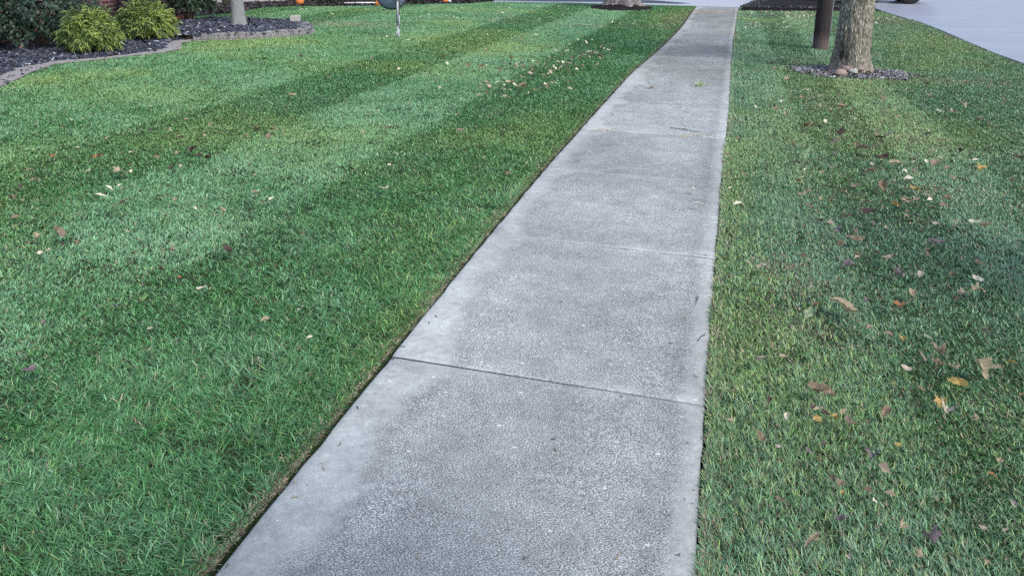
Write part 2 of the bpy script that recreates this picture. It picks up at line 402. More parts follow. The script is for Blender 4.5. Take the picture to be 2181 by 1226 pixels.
# drives
dl = [(float(x), float(y)) for x, y in zip(DX, DY)]
dedge = [(4.44, -3), (4.44, 8)]+dl
sheet('driveway', ccw(dedge+[(5.6, 31.5), (9, 34), (30, 36), (30, -3)]), 0.012, M_DRIVE, 'smooth blue grey asphalt drive at the right', 0.08)
be = [(x-0.06, y) for x, y in dedge]
sheet('driveway_edge', ccw(be+[(x+0.05, y) for x, y in dedge[::-1]]), 0.002, M_BLACK, 'black broken edge of the asphalt drive', 0.07)
p0 = at(1484, 14); yb = p0.y+0.03
sheet('crossing_drive', ccw([(-7.35, 24.25), (-3.65, yb+0.05), (0.27, yb), (0.5, 26.1), (0.75, 27.5), (1.2, 29.6), (3.0, 30.2), (5.5, 31.4), (9, 34), (30, 36), (30, 60), (-8.5, 60), (-8.2, 30)]), 0.006, M_ROAD, 'pale drive crossing the far end of the path', 0.05)
sheet('painted_shadow', ccw([(-7.6, 24.75), (-3.6, 25.7), (-1.6, 25.75), (-1.2, 26.2), (-2.5, 27.3), (-8, 27.3)]), 0.010, M_BLACK, 'shadow painted as a dark strip on the crossing drive')  # shadow line across the drive, laid as a flat black sheet
sheet('far_joint', ccw([(-0.97, yb-0.05), (0.3, yb-0.05), (0.3, yb+0.02), (-0.97, yb+0.02)]), -0.004, M_SOIL, 'dark seam where the path meets the crossing drive')

# ------------------------------------------------------------------ beds
EO = [tuple(at(*p)[:2]) for p in [(0, 188), (40, 170), (70, 155), (120, 138), (200, 130), (270, 122), (350, 113), (385, 106), (386, 94), (412, 88)]]
WALL = [tuple(at(*p)[:2]) for p in [(412, 88), (455, 86), (500, 85), (545, 83), (590, 80), (630, 77)]]+[(-7.70, 13.35), (-7.95, 13.95), (-8.45, 14.6)]
BACK = [(-9.1, 15.0), (-10.0, 15.05), (-11.0, 14.9), (-12.0, 14.5), (-13.5, 14.4)]
BED = [(-7.75, 3.0), (-7.8, 6.2)]+EO+WALL[1:]+BACK+[(-13.5, 3.0)]
MUL = [(-12.2, 15.0), (-11.98, 17.2), (-12.34, 19.02), (-11.71, 19.92), (-10.29, 20.58), (-9.14, 21.99), (-7.74, 23.12), (-7.40, 24.3), (-8.2, 30), (-30, 30), (-30, 15.0)]
MB2 = [tuple(at(*p)[:2]) for p in [(1573, 23), (1620, 23.5), (1700, 25), (1785, 25), (1815, 22)]]+[(3.7, 25.2), (3.3, 27.0), (2.6, 28.7), (1.4, 28.9)]+[tuple(at(*p)[:2]) for p in [(1625, 1), (1600, 10)]]
RC = at(1806, 160); RC = Vector((1.70, 11.62, 0)); RR = (0.80, 0.62)
T2 = Vector((-3.05, 23.1, 0)); T2R = (0.93, 1.05)
sheet('slate_bed', ccw(BED), 0.010, M_SOIL, 'soil under the slate bed beside the brick house', 0.05)
sheet('mulch_bed', ccw(MUL), 0.02, M_MULCH, 'dark mulch bed along the white house', 0.06)
def mound(name, poly_or_c, rad, hgt, mat, label, ring=14, seg=40, nz=0.02):
    V = [(0, 0, hgt)]; F = []
    for i in range(1, ring+1):
        t = i/ring
        for j in range(seg):
            q = 2*math.pi*j/seg; e = 1+0.05*math.sin(3*q+1)+0.04*math.sin(7*q)
            V.append((rad[0]*t*e*math.cos(q), rad[1]*t*e*math.sin(q), hgt*(1-t**1.6)+random.uniform(-nz, nz)*(t < 1)))
    for j in range(seg): F.append((0, 1+j, 1+(j+1) % seg))
    for i in range(ring-1):
        for j in range(seg): a = 1+i*seg; F.append((a+j, a+seg+j, a+seg+(j+1) % seg, a+(j+1) % seg))
    mb = MB(); mb.add([Vector(v)+Vector(poly_or_c) for v in V], F); o = mb.build(name, mat, smooth=True); meta(o, label, kind='structure'); return o
mound('tree_ring_soil', RC, (0.66, 0.52), 0.03, M_SOIL, 'soil ring under the slate round the furrowed tree')
mound('mulch_mound', T2, T2R, 0.16, M_MULCH, 'black mulch mound round the far flaky tree')
# mulch island at the right: low mound made from its outline
def island():
    c = np.mean(np.array(MB2), 0); mb = MB(); n = len(MB2); rings = []
    for t, z in ((1, -0.01), (0.97, 0.05), (0.8, 0.10), (0.5, 0.15), (0.2, 0.17)):
        rings.append([(c[0]+(x-c[0])*t, c[1]+(y-c[1])*t, z) for x, y in MB2])
    vs = sum(rings, [])+[(c[0], c[1], 0.18)]; fs = []
    for k in range(4):
        for j in range(n): fs.append((k*n+j, (k+1)*n+j, (k+1)*n+(j+1) % n, k*n+(j+1) % n))
    for j in range(n): fs.append((4*n+j, len(vs)-1, 4*n+(j+1) % n))
    mb.add(vs, fs); o = mb.build('mulch_island', M_MULCH, smooth=True); meta(o, 'dark mulch island at the far right end of the path', kind='structure')
island()

def chips(name, pts, size, cols, z, label, flat=0.35, tilt=0.5):
    """flat broken stones scattered as one mass"""
    n = len(pts); k = 6
    ang = np.sort(rng.random((n, k)), 1)*2*math.pi*0.35+np.arange(k)[None]*2*math.pi/k*0.65*1.0+np.arange(k)[None]*2*math.pi/k*0.35
    ang = np.arange(k)[None]*2*math.pi/k+rng.uniform(-0.35, 0.35, (n, k))
    s = size*rng.lognormal(0, 0.35, n); asp = rng.uniform(0.45, 0.9, n)
    rr = rng.uniform(0.75, 1.1, (n, k))
    x = np.cos(ang)*rr; y = np.sin(ang)*rr*asp[:, None]; h = flat*rng.uniform(0.5, 1.3, n)
    top = np.stack([x*0.78, y*0.78, np.repeat(h[:, None]*0.5, k, 1)], -1); mid = np.stack([x, y, np.zeros_like(x)], -1)
    bot = np.stack([x*0.7, y*0.7, np.repeat(-h[:, None]*0.5, k, 1)], -1)
    P = np.concatenate([top, mid, bot], 1)*s[:, None, None]
    rz = rng.uniform(0, 2*math.pi, n); rx = rng.normal(0, tilt, n); ry = rng.normal(0, tilt, n)
    def rot(P, a, i, j):
        c, q = np.cos(a)[:, None], np.sin(a)[:, None]; A = P[..., i]*c-P[..., j]*q; B = P[..., i]*q+P[..., j]*c
        P = P.copy(); P[..., i] = A; P[..., j] = B; return P
    P = rot(P, rx, 1, 2); P = rot(P, ry, 0, 2); P = rot(P, rz, 0, 1)
    P[..., 0] += pts[:, 0, None]; P[..., 1] += pts[:, 1, None]; P[..., 2] += (z(pts[:, 0], pts[:, 1]) if callable(z) else np.full(n, z))[:, None]+(s*0.35*rng.random(n))[:, None]
    F = [(0, 1, 2), (0, 2, 3), (0, 3, 4), (0, 4, 5)]
    for j in range(k):
        j2 = (j+1) % k; F += [(j, j+k, j2+k), (j, j2+k, j2), (j+k, j+2*k, j2+2*k), (j+k, j2+2*k, j2+k)]
    F = np.array(F)
    T = (F[None]+np.arange(n)[:, None, None]*3*k).reshape(-1, 3)
    ci = rng.choice(len(cols), n, p=np.array([c[1] for c in cols])/sum(c[1] for c in cols)); cc = np.array([c[0] for c in cols])[ci]*rng.uniform(0.7, 1.3, n)[:, None]
    me = np_mesh(name, P.reshape(-1, 3), T, np.repeat(cc, 3*k, 0)); o = link(name, me, MS)
    meta(o, label, 'stones', kind='stuff'); return o
def scatter(poly, dens, ex=None):
    p = np.array(poly); a, b = p.min(0), p.max(0); n = int((b-a).prod()*dens)
    q = rng.random((n, 2))*(b-a)+a; k = inside(q[:, 0], q[:, 1], poly)
    if ex is not None: k &= ~ex(q[:, 0], q[:, 1])
    return q[k]
SLATE = [((0.025, 0.03, 0.045), 5), ((0.05, 0.056, 0.08), 4), ((0.16, 0.17, 0.2), 0.7), ((0.018, 0.018, 0.028), 3), ((0.45, 0.45, 0.46), 0.1)]
SLATE2 = [((0.10, 0.095, 0.115), 4), ((0.17, 0.16, 0.19), 4), ((0.28, 0.27, 0.29), 2.0), ((0.05, 0.045, 0.055), 2), ((0.10, 0.13, 0.06), 2)]
def bedz(x, y):
    # the raised end of the bed rises behind its block wall
    return 0.015+0.05*np.clip((y-11.0)/1.3, 0, 1)*np.clip((x+11.5)/1.0, 0, 1)
ein = [tuple(at(*p)[:2]) for p in [(412, 84), (398, 88), (366, 90), (345, 108), (270, 119.5), (200, 127), (120, 133), (70, 143), (30, 150), (0, 165)]]
strip = ccw([(-7.8, 6.2)]+EO+ein+[(-8.5, 6.4)])
bpts = scatter(BED, 1000, lambda x, y: (y < 6) | (x < -11.3) | (inside(x, y, strip) & (rng.random(len(x)) < 0.96)))
raised = MB()
RB = [WALL[0], *WALL[1:], *BACK[:3], (-11.2, 13.2), (-11.2, 12.2), (-9.9, 11.7)]
c0 = np.mean(np.array(RB), 0)
rz0 = [(c0[0]+(x-c0[0])*0.96, c0[1]+(y-c0[1])*0.96, 0.075) for x, y in RB]; rz1 = [(c0[0]+(x-c0[0])*1.0, c0[1]+(y-c0[1])*1.0, 0.0) for x, y in RB]
nR = len(RB); raised.add(rz0+rz1, [tuple(range(nR))]+[(i, i+nR, (i+1) % nR+nR, (i+1) % nR) for i in range(nR)])
meta(raised.build('raised_bed_soil', M_SOIL), 'soil filling the raised tree bed', kind='structure')
rbin = inside(bpts[:, 0], bpts[:, 1], RB)
chips('slate_chips', bpts, 0.030, SLATE, lambda x, y: np.where(inside(x, y, RB), 0.09, 0.018), 'dark slate chips covering the bed under the golden shrubs and pale tree')
a_ = rng.random(3200)*2*math.pi; r_ = rng.random(3200)**0.7*(1+0.07*np.sin(a_*5)+0.08*np.sin(a_*9+2)+0.05*rng.normal(size=3200))
rp = np.stack([RC.x+np.cos(a_)*r_*RR[0]*0.97, RC.y+np.sin(a_)*r_*RR[1]*0.97], 1)
chips('slate_ring', rp, 0.018, SLATE2, 0.012, 'grey slate chips ringed round the furrowed tree trunk')
mp = scatter(MUL, 160, lambda x, y: (x < -20) | (y > 28)); 
chips('mulch_pieces', mp, 0.03, [((0.012, 0.010, 0.012), 5), ((0.03, 0.022, 0.02), 3), ((0.30, 0.28, 0.25), 0.03)], 0.03, 'loose dark bark pieces on the mulch bed by the white house', 0.3)
mp = scatter(MB2, 260); chips('bark_pieces', mp, 0.03, [((0.012, 0.010, 0.012), 5), ((0.03, 0.022, 0.02), 3), ((0.35, 0.32, 0.28), 0.03)], 0.10, 'loose dark bark pieces on the mulch island', 0.3)

# pale concrete edging flush with the lawn
ed = MB()
ed.add([(x, y, 0.024) for x, y in strip]+[(x, y, -0.05) for x, y in strip], [tuple(range(len(strip)))]+[(i, i+len(strip), (i+1) % len(strip)+len(strip), (i+1) % len(strip)) for i in range(len(strip))])
o = ed.build('concrete_edging', M_EDGE); meta(o, 'pale poured concrete strip edging the slate bed against the lawn', 'edging')

# curved block wall of the raised bed: every block a part
nb = NT('weathered_block', 0.9, 0.2); _a = nb.noise(40, 4, 0.7); _b = nb.noise(6, 3, stretch=(6, 6, 1)); 
nb.base(nb.mix(nb.ramp(_b, [(0.42, (0, 0, 0)), (0.62, (1, 1, 1))]), nb.mix(_a, (0.16, 0.155, 0.155), (0.30, 0.29, 0.285)), nb.mix(_a, (0.07, 0.07, 0.072), (0.17, 0.165, 0.165))))
nb.bump(_a, 0.5, 0.01); M_BLOCK = nb.m
wp = [Vector((x, y, 0)) for x, y in WALL]
def along(pts, step):
    out = []; seg = 0; d = 0; cur = pts[0].copy(); out.append(cur.copy()); need = step
    for i in range(len(pts)-1):
        a, b = pts[i], pts[i+1]; L_ = (b-a).length; t = need
        while t <= L_: out.append(a+(b-a)*(t/L_)); t += step
        need = t-L_
    return out
wpt = along(wp, 0.30)
wall = empty('retaining_wall', wpt[3]); meta(wall, 'curved low wall of weathered grey blocks holding the raised tree bed', 'retaining wall')
for i in range(len(wpt)-1):
    a, b = wpt[i], wpt[i+1]; d = (b-a); rz = math.atan2(d.y, d.x); nrm = Vector((-d.y, d.x, 0)).normalized()
    if (Vector((c0[0], c0[1], 0))-a).dot(nrm) < 0: nrm = -nrm
    m = MB(); c = (a+b)/2+nrm*0.10; hgt = 0.095+0.006*((i*7) % 3)
    m.box((0, 0, 0), (d.length-0.006, 0.21, hgt), rz, bev=0.008)
    o = m.build('block', M_BLOCK, wall); o.location = c+Vector((0, 0, 0.015+hgt/2))-wpt[3]
foot = MB(); n = len(wpt); off = []
for i, p in enumerate(wpt):
    d = (wpt[min(i+1, n-1)]-wpt[max(i-1, 0)]).normalized(); nrm = Vector((-d.y, d.x, 0))
    if (Vector((c0[0], c0[1], 0))-p).dot(nrm) < 0: nrm = -nrm
    off.append((p-nrm*0.05-wpt[3], p+nrm*0.24-wpt[3]))
foot.add([(q.x, q.y, 0.014) for pr in off for q in pr], [(2*i, 2*i+2, 2*i+3, 2*i+1) for i in range(n-1)])
foot.add([(q.x, q.y, z) for pr in off for q in (pr[0],) for z in (0.014, -0.05)], [(2*i, 2*i+1, 2*i+3, 2*i+2) for i in range(n-1)])
foot.build('footing', M_EDGE, wall)
pb = at(636.5, 56, 0.17); bz = MB(); k = mpp(pb)
bz.box((0, 0, 0), (21*k, 0.12, 13*k), R(14), bev=0.006); o = bz.build('loose_block', mat_plain('loose_block', (0.36, 0.34, 0.33), 0.9, 0.15, 30, 0.3))
o.location = (-8.72, 14.6, 0.115+6.5*k); meta(o, 'loose pale rectangular block standing on the far end of the curved wall', 'block')

# ------------------------------------------------------------------ houses
HX = -11.35
hb = empty('brick_house', (HX, 9, 0)); meta(hb, 'dark red brick house wall behind the shrubs at the left', 'house')
def part(name, mb, mat, parent, smooth=False):
    o = mb.build(name, mat, parent, smooth=smooth); o.matrix_parent_inverse = Matrix.Translation(-parent.location); return o
m = MB(); m.box((HX-4, 8.2, 1.5), (8, 12.2, 3.0)); part('wall', m, M_BRICK, hb)
m = MB(); m.box((HX-0.02+0.03, 14.3, 0.09), (0.14, 0.5, 0.16)); part('plinth', m, mat_plain('orange_lit_brick', (0.30, 0.13, 0.09), 0.85, 0.4, 25, 0.3), hb)  # warm light on the base bricks painted into their colour
m = MB(); x0, x1, y0, y1 = HX-8.5, HX+0.5, 1.6, 14.8
m.add([(x0, y0, 2.95), (x1, y0, 2.95), (x1, y1, 2.95), (x0, y1, 2.95), ((x0+x1)/2, y0+3, 5.2), ((x0+x1)/2, y1-3, 5.2)], [(0, 1, 4), (1, 2, 5, 4), (2, 3, 5), (3, 0, 4, 5), (3, 2, 1, 0)])
part('roof', m, mat_plain('roof_shingles', (0.08, 0.075, 0.075), 0.9, 0.4, 25, 0.5), hb)
m = MB(); m.box((HX+0.03, 6.5, 1.75), (0.08, 1.2, 1.3)); wn = part('window', m, mat_plain('window_trim', (0.6, 0.6, 0.58), 0.5), hb)
m = MB(); m.box((HX+0.076, 6.5, 1.75), (0.012, 1.04, 1.14)); g = m.build('pane', mat_plain('dark_glass', (0.02, 0.025, 0.03), 0.08, 0.1, 3, 0, 0.6), wn); g.matrix_parent_inverse = Matrix.Translation(-hb.location)

A = at(425, 9.5); B = at(640, 3.0); dv = (B-A).normalized(); nv = Vector((dv.y, -dv.x, 0))
if nv.y > 0: nv = -nv
A0 = A-dv*6; L2 = 16.0; rz2 = math.atan2(dv.y, dv.x)
h2 = empty('white_house', A0+dv*L2/2); meta(h2, 'white sided house base beyond the far mulch bed with pumpkins', 'house')
m = MB(); c = A0+dv*L2/2-nv*4.0; m.box((c.x, c.y, 1.55), (L2, 8, 3.0), rz2); part('wall', m, M_SIDE, h2)
m = MB(); c = A0+dv*L2/2-nv*3.99; m.box((c.x, c.y, 0.03), (L2+0.03, 8.03, 0.16), rz2); part('foundation', m, mat_plain('foundation', (0.3, 0.3, 0.31), 0.9), h2)
m = MB(); e = [A0-dv*0.5+nv*0.5, A0+dv*(L2+0.5)+nv*0.5, A0+dv*(L2+0.5)-nv*8.5, A0-dv*0.5-nv*8.5]; rr = [A0+dv*3-nv*4, A0+dv*(L2-3)-nv*4]
m.add([(q.x, q.y, 3.06) for q in e]+[(q.x, q.y, 5.6) for q in rr], [(0, 1, 5, 4), (1, 2, 5), (2, 3, 4, 5), (3, 0, 4), (3, 2, 1, 0)]); part('roof', m, bpy.data.materials['roof_shingles'], h2)
for k in (4.5, 8.5, 12.5):
    m = MB(); c = A0+dv*k+nv*0.03; m.box((c.x, c.y, 1.7), (1.3, 0.08, 1.3), rz2); wn = part('window', m, bpy.data.materials['window_trim'], h2)
    m = MB(); c = A0+dv*k+nv*0.075; m.box((c.x, c.y, 1.7), (1.12, 0.012, 1.12), rz2); g = m.build('pane', bpy.data.materials['dark_glass'], wn); g.matrix_parent_inverse = Matrix.Translation(-h2.location)

# ------------------------------------------------------------------ trees
def leafcloud(name, centers, n_each, rad, size, cols, mat, parent, squash=1.0, droop=0.0):
    P = []; 
    for c in centers:
        d = rng.normal(size=(n_each, 3)); d /= np.linalg.norm(d, axis=1)[:, None]
        r = rad*rng.random(n_each)**(1/2.2); q = d*r[:, None]; q[:, 2] *= squash; P.append(q+np.array(c))
    P = np.concatenate(P); n = len(P)
    a = rng.normal(size=(n, 3)); a /= np.linalg.norm(a, axis=1)[:, None]; b = np.cross(a, rng.normal(size=(n, 3))); b /= np.linalg.norm(b, axis=1)[:, None]
    s = (size*rng.uniform(0.6, 1.3, n))[:, None]; nn = np.cross(a, b)
    V = np.stack([P-a*s, P+b*s*0.45+nn*s*0.12, P+a*s, P-b*s*0.45+nn*s*0.12], 1).reshape(-1, 3)
    T = (np.array([[0, 1, 2], [0, 2, 3]])[None]+np.arange(n)[:, None, None]*4).reshape(-1, 3)
    ci = rng.choice(len(cols), n, p=np.array([c[1] for c in cols])/sum(c[1] for c in cols)); cc = np.array([c[0] for c in cols])[ci]*rng.uniform(0.7, 1.3, n)[:, None]
    me = np_mesh(name, V, T, np.repeat(cc, 4, 0)); return link(name, me, mat, parent)
def trunk_mesh(name, hgt, r0, flare, lobes, lean, mat, parent, seg=72, rings=150, rough=0.01, fl_h=0.25, base_z=-0.05, attrs=False, fr=26):
    z = base_z+(hgt-base_z)*np.linspace(0, 1, rings)**1.6; q = np.linspace(0, 2*math.pi, seg, endpoint=False)
    Z, Q = np.meshgrid(z, q, indexing='ij')
    r = r0*(1-0.28*np.clip(Z/hgt, 0, 1))+flare*np.exp(-np.maximum(Z, 0)/fl_h)*(1+0.45*np.sin(lobes*Q+1)+0.3*np.sin((lobes+2)*Q+2))
    r = r+rough*(np.abs(noise2(Q*fr/6.283, Z*5, 1, 91)-0.5)*2-0.5)+rough*0.6*(noise2(Q*fr/3.1, Z*12, 1, 92)-0.5)
    r[:, -1] = r[:, -1]
    lx, ly = lean
    V = np.stack([np.cos(Q)*r+lx*Z, np.sin(Q)*r+ly*Z, Z], -1).reshape(-1, 3)
    i = (np.arange(rings-1)[:, None]*seg+np.arange(seg)[None]); j = (np.arange(rings-1)[:, None]*seg+(np.arange(seg)[None]+1) % seg)
    T = np.stack([i.ravel(), j.ravel(), (j+seg).ravel(), (i+seg).ravel()], 1)
    me = np_mesh(name, V, T, None, True)
    if attrs:
        zz = Z.ravel(); qq = Q.ravel()
        dq = np.abs((qq-math.radians(235)+math.pi) % (2*math.pi)-math.pi)
        st = np.exp(-(dq/0.42)**2)*np.clip((zz-0.10)/0.12, 0, 1)*np.clip(1.1-(zz-0.25)/0.33, 0, 1)*np.clip(noise2(qq*4, zz*6, 1, 93)*2.2-0.1, 0, 1)
        a = me.attributes.new('stain', 'FLOAT', 'POINT'); a.data.foreach_set('value', st.astype(np.float32))
        pl = np.clip(1-(zz-0.03)/0.14, 0, 1)*np.clip(noise2(qq*5, zz*14, 1, 94)*2-0.3, 0, 1)*0.8
        a = me.attributes.new('pale', 'FLOAT', 'POINT'); a.data.foreach_set('value', pl.astype(np.float32))
    return link(name, me, mat, parent)
def limbs(parent, hgt, lean, r, n, seed, spread, mat):
    rnd = random.Random(seed); ends = []
    m = MB(); top = Vector((lean[0]*hgt, lean[1]*hgt, hgt))
    for i in range(n):
        q = i*2.4+rnd.random(); z0 = hgt*(0.72+0.26*i/n); p = Vector((lean[0]*z0, lean[1]*z0, z0)); d = Vector((math.cos(q), math.sin(q), 0.8+rnd.random()*0.8)).normalized()
        pts = [p]; L_ = spread*(0.8+0.5*rnd.random())
        for s in range(1, 6): d = (d+Vector((rnd.uniform(-.2, .2), rnd.uniform(-.2, .2), 0.06))).normalized(); pts.append(pts[-1]+d*L_/5)
        m.tube(pts, [r*0.55*(1-0.16*s) for s in range(6)], 8); ends += pts[2:]
    o = m.build('limb', mat, parent, smooth=True); o.name = 'limbs'; return ends
def tree(loc, name, label, hgt, r0, flare, lobes, lean, mat, group=None, **k):
    t = empty(name, loc); meta(t, label, 'tree', group)
    tr = trunk_mesh('trunk', hgt, r0, flare, lobes, lean, mat, t, **k)
    ends = limbs(t, hgt, lean, r0*0.7, 7, int(abs(loc[0]*100)), 2.2, mat)
    leafcloud('crown', [tuple(e) for e in ends], 75, 0.75, 0.07, [((0.05, 0.09, 0.025), 4), ((0.16, 0.14, 0.03), 2), ((0.2, 0.1, 0.04), 1)], MF, t)
    return t
M_BARK = bark_mat('furrowed_bark', (0.04, 0.038, 0.032), (0.36, 0.34, 0.265), 0.9, 40, 12, (0.012, 0.012, 0.014))
M_BARK2 = bark_mat('smooth_bark', (0.17, 0.18, 0.18), (0.30, 0.315, 0.31), 0.25, 18, 26)
M_BARK3 = bark_mat('flaky_bark', (0.035, 0.032, 0.035), (0.25, 0.22, 0.215), 1.0, 14, 9)
tree((1.71, 11.72, 0), 'furrowed_tree', 'thick grey brown tree with furrowed bark in a slate ring beside the path', 3.4, 0.228, 0.055, 4, (-0.005, 0.0), M_BARK, seg=110, rings=260, rough=0.020, attrs=True, fr=44)
q = at(509, 53, 0.10)
tree((q.x, q.y, 0.08), 'smooth_tree', 'slim pale grey tree with smooth bark in the raised slate bed', 3.2, 0.128, 0.035, 3, (-0.01, 0.0), M_BARK2, rough=0.004, fl_h=0.2)
tree((T2.x, T2.y+0.1, 0.0), 'flaky_tree', 'stout tree with flaky pinkish grey bark flaring from a black mulch mound', 3.6, 0.38, 0.26, 5, (0.0, 0.0), M_BARK3, rough=0.05, fl_h=0.28, fr=14)
# stones against the furrowed trunk
def rock(loc, s, col, label, seed):
    rnd = np.random.default_rng(seed); n = 18; Q, Pp = np.meshgrid(np.linspace(0, 2*math.pi, n, endpoint=False), np.linspace(-1.4, 1.5, 10))
    d = np.stack([np.cos(Pp)*np.cos(Q), np.cos(Pp)*np.sin(Q), np.sin(Pp)], -1)
    f = 1+0.35*(noise2(d[..., 0]*2+seed, d[..., 1]*2+d[..., 2]*3, 1, seed)-0.5)+0.2*(noise2(d[..., 0]*6, d[..., 1]*6+d[..., 2]*5, 1, seed+1)-0.5)
    V = (d*f[..., None]*np.array(s)).reshape(-1, 3); i = (np.arange(9)[:, None]*n+np.arange(n)[None]); j = (np.arange(9)[:, None]*n+(np.arange(n)[None]+1) % n)
    T = np.stack([i.ravel(), j.ravel(), (j+n).ravel(), (i+n).ravel()], 1)
    o = link('rock', np_mesh('rock', V, T, None, True), mat_plain('rock_'+str(seed), col, 0.9, 0.35, 35, 0.6), loc=loc); meta(o, label, 'rock', 'stones at the foot of the furrowed tree'); return o
for (px, py, sx, col, lab) in [(1790, 157, 0.075, (0.24, 0.18, 0.15), 'broad pinkish stone lowest at the foot of the furrowed tree'), (1797, 148, 0.055, (0.21, 0.16, 0.14), 'rough pink stone propped against the middle of the furrowed trunk'), (1817, 153, 0.06, (0.29, 0.29, 0.25), 'pale greenish white round stone at the foot of the furrowed tree'), (1822, 146, 0.05, (0.20, 0.155, 0.135), 'small brownish stone right behind the pale round one')]:
    p = at(px, py, 0.045); rock((p.x, min(p.y, 11.45), 0.05+(0.03 if py < 150 else 0)), (sx*1.15, sx, sx*0.75), col, lab, int(px))

# utility pole
p = at(1746.5, 105); up_ = empty('utility_pole', p); meta(up_, 'dark round wooden utility pole standing behind the furrowed tree', 'utility pole')
m = MB(); pr = 16.2*mpp(p); lx = -0.0
m.tube([(lx*z, 0, z) for z in (-0.1, 0.05, 0.5, 1, 2, 4, 6, 8)], [pr, pr, pr*1.0, pr*0.99, pr*0.97, pr*0.9, pr*0.83, pr*0.76], 28); m.build('shaft', pole_mat(), up_, smooth=True)
m = MB(); m.tube([(pr*0.93, -pr*0.35, 0.32), (pr*0.93, -pr*0.35, 3), (pr*0.9, -pr*0.3, 5)], 0.013, 8); m.build('conduit', mat_plain('grey_plastic', (0.5, 0.5, 0.5), 0.5), up_, smooth=True)
m = MB(); m.box((0, 0.0, 7.3), (2.2, 0.1, 0.12), bev=0.01); m.build('crossarm', bpy.data.materials['utility_pole_wood'], up_)
# pale marker stub behind the pole
m = MB(); q = at(1728, 92); m.tube([(0, 0, -0.02), (0.01, 0, 0.14), (0.045, 0, 0.30)], [0.022, 0.02, 0.010], 8); o = m.build('marker_stake', mat_plain('white_plastic', (0.6, 0.6, 0.58), 0.5)); o.location = q+Vector((0.02, 0, 0)); meta(o, 'short white stake leaning against the left of the utility pole', 'stake')

# ------------------------------------------------------------------ satellite dish
b = at(848.5, 81); k = mpp(b); dish = empty('satellite_dish', b, YAW); meta(dish, 'blue grey satellite dish on a thin white pole in the lawn', 'satellite dish')
Mw = mat_plain('pole_white', (0.33, 0.36, 0.37), 0.45, 0.08, 10, 0, 0.5); Mdk = mat_plain('dish_arm', (0.10, 0.11, 0.12), 0.5); Md = mat_plain('dish_back', (0.20, 0.25, 0.36), 0.45, 0.06, 3, 0, 0.4)
m = MB(); m.tube([(0, 0, -0.05), (0, 0, 24*k)], 0.026, 12); m.tube([(0, 0, 24*k), (0, 0, 92*k)], 0.020, 12); m.build('pole', Mw, dish, smooth=True)
m = MB(); m.tube([(0.022, -0.02, 20*k), (0.032, -0.02, 33*k), (0.022, -0.02, 48*k)], 0.012, 8); m.tube([(-0.045, -0.02, 0), (-0.04, -0.02, 0.07), (-0.02, -0.02, 0.12)], [0.009, 0.009, 0.006], 8); m.build('conduit', Mw, dish, smooth=True)
m = MB(); m.tube([(0.027, -0.01, 48*k), (0.035, -0.01, 70*k), (0.06, -0.03, 76*k), (0.08, 0.0, 90*k)], 0.006, 6); m.tube([(-0.027, 0, 26*k), (-0.027, 0, 58*k)], 0.005, 6); m.build('cable', Mdk, dish, smooth=True)
Rd = 0.275; tl = Matrix.Rotation(R(-62), 3, 'X') @ Matrix.Identity(3)
cd = Vector((-0.13, 0.08, 58*k+Rd*0.93)); m = MB(); m.lathe([(0.001, -0.075), (Rd*0.3, -0.068), (Rd*0.6, -0.048), (Rd*0.85, -0.02), (Rd, 0.0), (Rd, 0.012), (Rd*0.97, 0.008), (Rd*0.6, -0.036), (0.001, -0.062)], cd, 48, Matrix.Rotation(R(-68), 3, 'X')); m.build('reflector', Md, dish, smooth=True)
m = MB(); m.lathe([(Rd-0.004, -0.014), (Rd+0.008, -0.006), (Rd+0.008, 0.014), (Rd-0.006, 0.018)], cd, 48, Matrix.Rotation(R(-68), 3, 'X')); m.build('rim', Mdk, dish, smooth=True)
m = MB(); m.tube([(0, -0.01, 90*k), (0.03, -0.05, 80*k), (-0.04, -0.02, 92*k), (-0.06, 0.0, 58*k+Rd)], [0.03, 0.022, 0.022, 0.03], 8); m.box((0.0, 0.0, 90*k), (0.10, 0.10, 0.14), bev=0.01)
m.tube([(0.06, 0.0, 62*k+0.05), (0.02, 0.02, 84*k)], 0.014, 6); m.build('bracket', Mdk, dish)
m = MB(); m.tube([(-0.07, 0.2, 58*k+0.08), (-0.07, 0.62, 58*k+0.42)], 0.012, 8); m.box((-0.07, 0.64, 58*k+0.46), (0.07, 0.14, 0.08), rot=Matrix.Rotation(R(-40), 3, 'X')); m.build('feed_arm', Mdk, dish)

